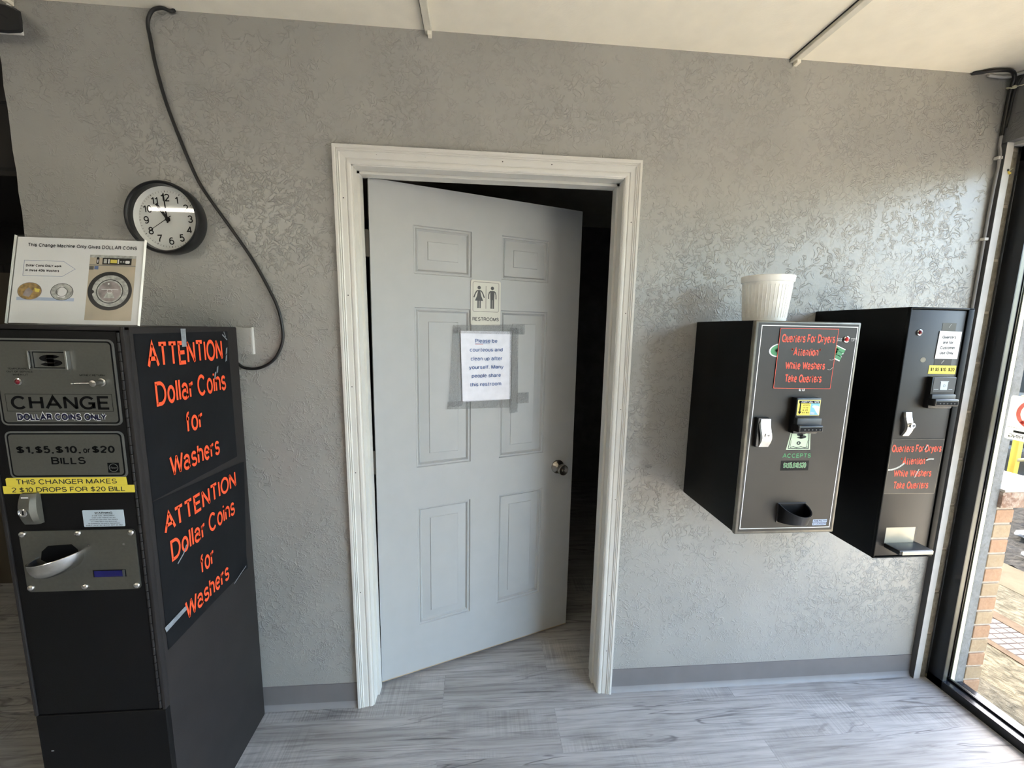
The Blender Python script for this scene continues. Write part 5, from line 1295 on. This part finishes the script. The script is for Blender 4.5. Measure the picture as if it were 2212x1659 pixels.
for j in range(ny):
    for i in range(nx):
        a = j * (nx + 1) + i; fs.append((a, a + 1, a + nx + 2, a + nx + 1))
b.add(vs, fs); b.box(4.12, 5.70, -0.54, 9, GZ - .12, GZ - .02)
g = b.build('gravel'); g['kind'] = 'stuff'; g['label'] = 'dark gravel bed outside the window'; g['category'] = 'gravel'
def rock(x, y, s, lab):
    bm = bmesh.new(); bmesh.ops.create_icosphere(bm, subdivisions=3, radius=1.0)
    for v in bm.verts: v.co *= 1 + random.uniform(-.13, .13); v.co = Vector((v.co.x * s, v.co.y * s * .8, v.co.z * s * .35))
    b = MB('rock_pale'); b.frombm(bm, Matrix.Translation((x, y, GZ + .021 + s * .36)))
    tag(recenter(b.build('rock', angle=60), (x, y, GZ + .02)), lab, 'rock', 'pale rocks on the gravel')
rock(4.70, 1.10, 0.075, 'larger pale flat rock on the dark gravel outside'); rock(4.62, 1.00, 0.045, 'smaller pale rock beside the larger one on the gravel'); rock(4.35, 0.84, 0.06, 'pale rock on the gravel nearest the tan concrete')

# brick pier just outside the frame
root = thing('brick_pier', 'low tan brick pier with a rough stone cap outside the window', 'brick pier', (2.64, 0.02, GZ))
b = MB('mortar'); b.box(2.607, 2.672, -0.070, 0.115, GZ, 0.862)
bz = GZ + 0.008; k = 0
while bz + 0.055 < 0.875:
    b.m('brick_orange' if k % 2 == 0 else 'brick_tan')
    j = random.uniform(-.002, .002)
    b.box(2.602, 2.680 + j, -0.080 + j * .4, 0.118, bz, bz + 0.0555, 0.002, 1); b.m('mortar').box(2.604, 2.676 + random.uniform(.002, .010), -0.0745, 0.116, bz + 0.0555, bz + 0.0655)
    bz += 0.0655; k += 1
b.build('brick_stack', root)
b = MB('cap_stone'); b.box(2.600, 2.900, -0.090, 0.130, bz + .001, bz + 0.070, 0.006, 2); b.m('cap_sunlit_stone').box(2.600, 2.905, -0.094, 0.134, bz + 0.070, bz + 0.082, 0.004, 2)  # pale top layer paints the sun on the stone cap
b.m('cap_stone').box(2.690, 2.890, -0.060, 0.118, GZ, bz + .001) if False else None
b.build('cap_stone', root, label='rough pinkish stone cap')
b = MB('outer_mortar'); b.box(2.5615, 2.602, -0.077, 0.20, GZ, 2.6); struct(b.build('wall_outer'), 'grey mortar edge outside the frame')
b = MB('outer_mortar'); b.box(2.62, 2.68, 0.20, 6.0, GZ, 3.2); struct(b.build('wall_facade'))

# yellow bollard with rail, and a parked car beyond
root = thing('bollard', 'yellow post with a pale slanted rail beyond the gravel', 'bollard', (5.0, 1.452, GZ))
b = MB('yellow_paint'); b.box(4.978, 5.022, 1.429, 1.475, GZ, 1.05, 0.006, 2); b.build('post', root)
b = MB('pale_yellow'); b.sweep([(5.0, 1.44, 0.50), (5.0, 1.20, 0.60), (5.0, 0.60, 0.86)], 0.014, 10); b.build('rail', root)
root = thing('parked_car', 'silver grey car parked in the lot beyond the yellow post', 'car', (7.4, 2.3, GZ))
FC = Frame((6.55, 0, GZ), (0, 1, 0), (0, 0, 1), (-1, 0, 0))
b = MB('car_paint')
side = [(0.1, .30), (0.15, .62), (0.45, .78), (1.25, .90), (1.95, 1.36), (2.5, 1.44), (3.4, 1.40), (4.0, .98), (4.45, .92), (4.55, .60), (4.5, .28)]
b.prism(FC, side, -1.75, 0.0)
b.m('print_grey').line(FC, [(0.2, .62), (2.4, .68), (4.5, .66)], 0.012, 0.004); b.line(FC, [(0.2, .36), (4.5, .36)], 0.05, 0.004)
b.build('car_body', root)
b = MB('car_glass'); b.poly(FC, [(1.50, .93), (2.0, 1.30), (2.7, 1.36), (2.7, .95)], 0.006); b.poly(FC, [(2.78, .95), (2.78, 1.36), (3.35, 1.32), (3.7, .99)], 0.006); b.build('side_window', root)
for y in (0.95, 3.6):
    b = MB('tyre'); b.lathe((6.62, y, GZ + .32), (-1, 0, 0), [(-.14, 0), (-.14, .30), (-.10, .32), (.06, .32), (.09, .29), (.09, .20)], 32); b.m('steel').lathe((6.62, y, GZ + .32), (-1, 0, 0), [(.07, .21), (.085, .19), (.06, .05), (.08, 0)], 32)
    b.build('wheel', root)

# ------------------------------------------------------------------ ceiling fluorescent strips (unseen: first mirrored in the clock, others added for fill)
for i, (x, y) in enumerate([(-1.58, -2.23), (-0.3, -3.9), (-2.4, -5.0)]):
    root = thing('strip_light', 'white fluorescent strip light on the ceiling ' + ['nearest the side passage', 'in the middle of the room, added for fill light', 'at the far end of the room, added for fill light'][i], 'ceiling light', (x, y, CZ - .08), group='ceiling strip lights')
    b = MB('white_plastic'); b.box(x - .62, x + .62, y - .06, y + .06, CZ - .045, CZ - .0006, 0.006, 2); b.build('housing', root)
    for s_ in (0.0,):
        b = MB('lamp_tube'); b.lathe((x - .59, y + s_, CZ - .060), (1, 0, 0), [(0, 0), (0, .013), (1.18, .013), (1.18, 0)], 14); b.build('tube', root)
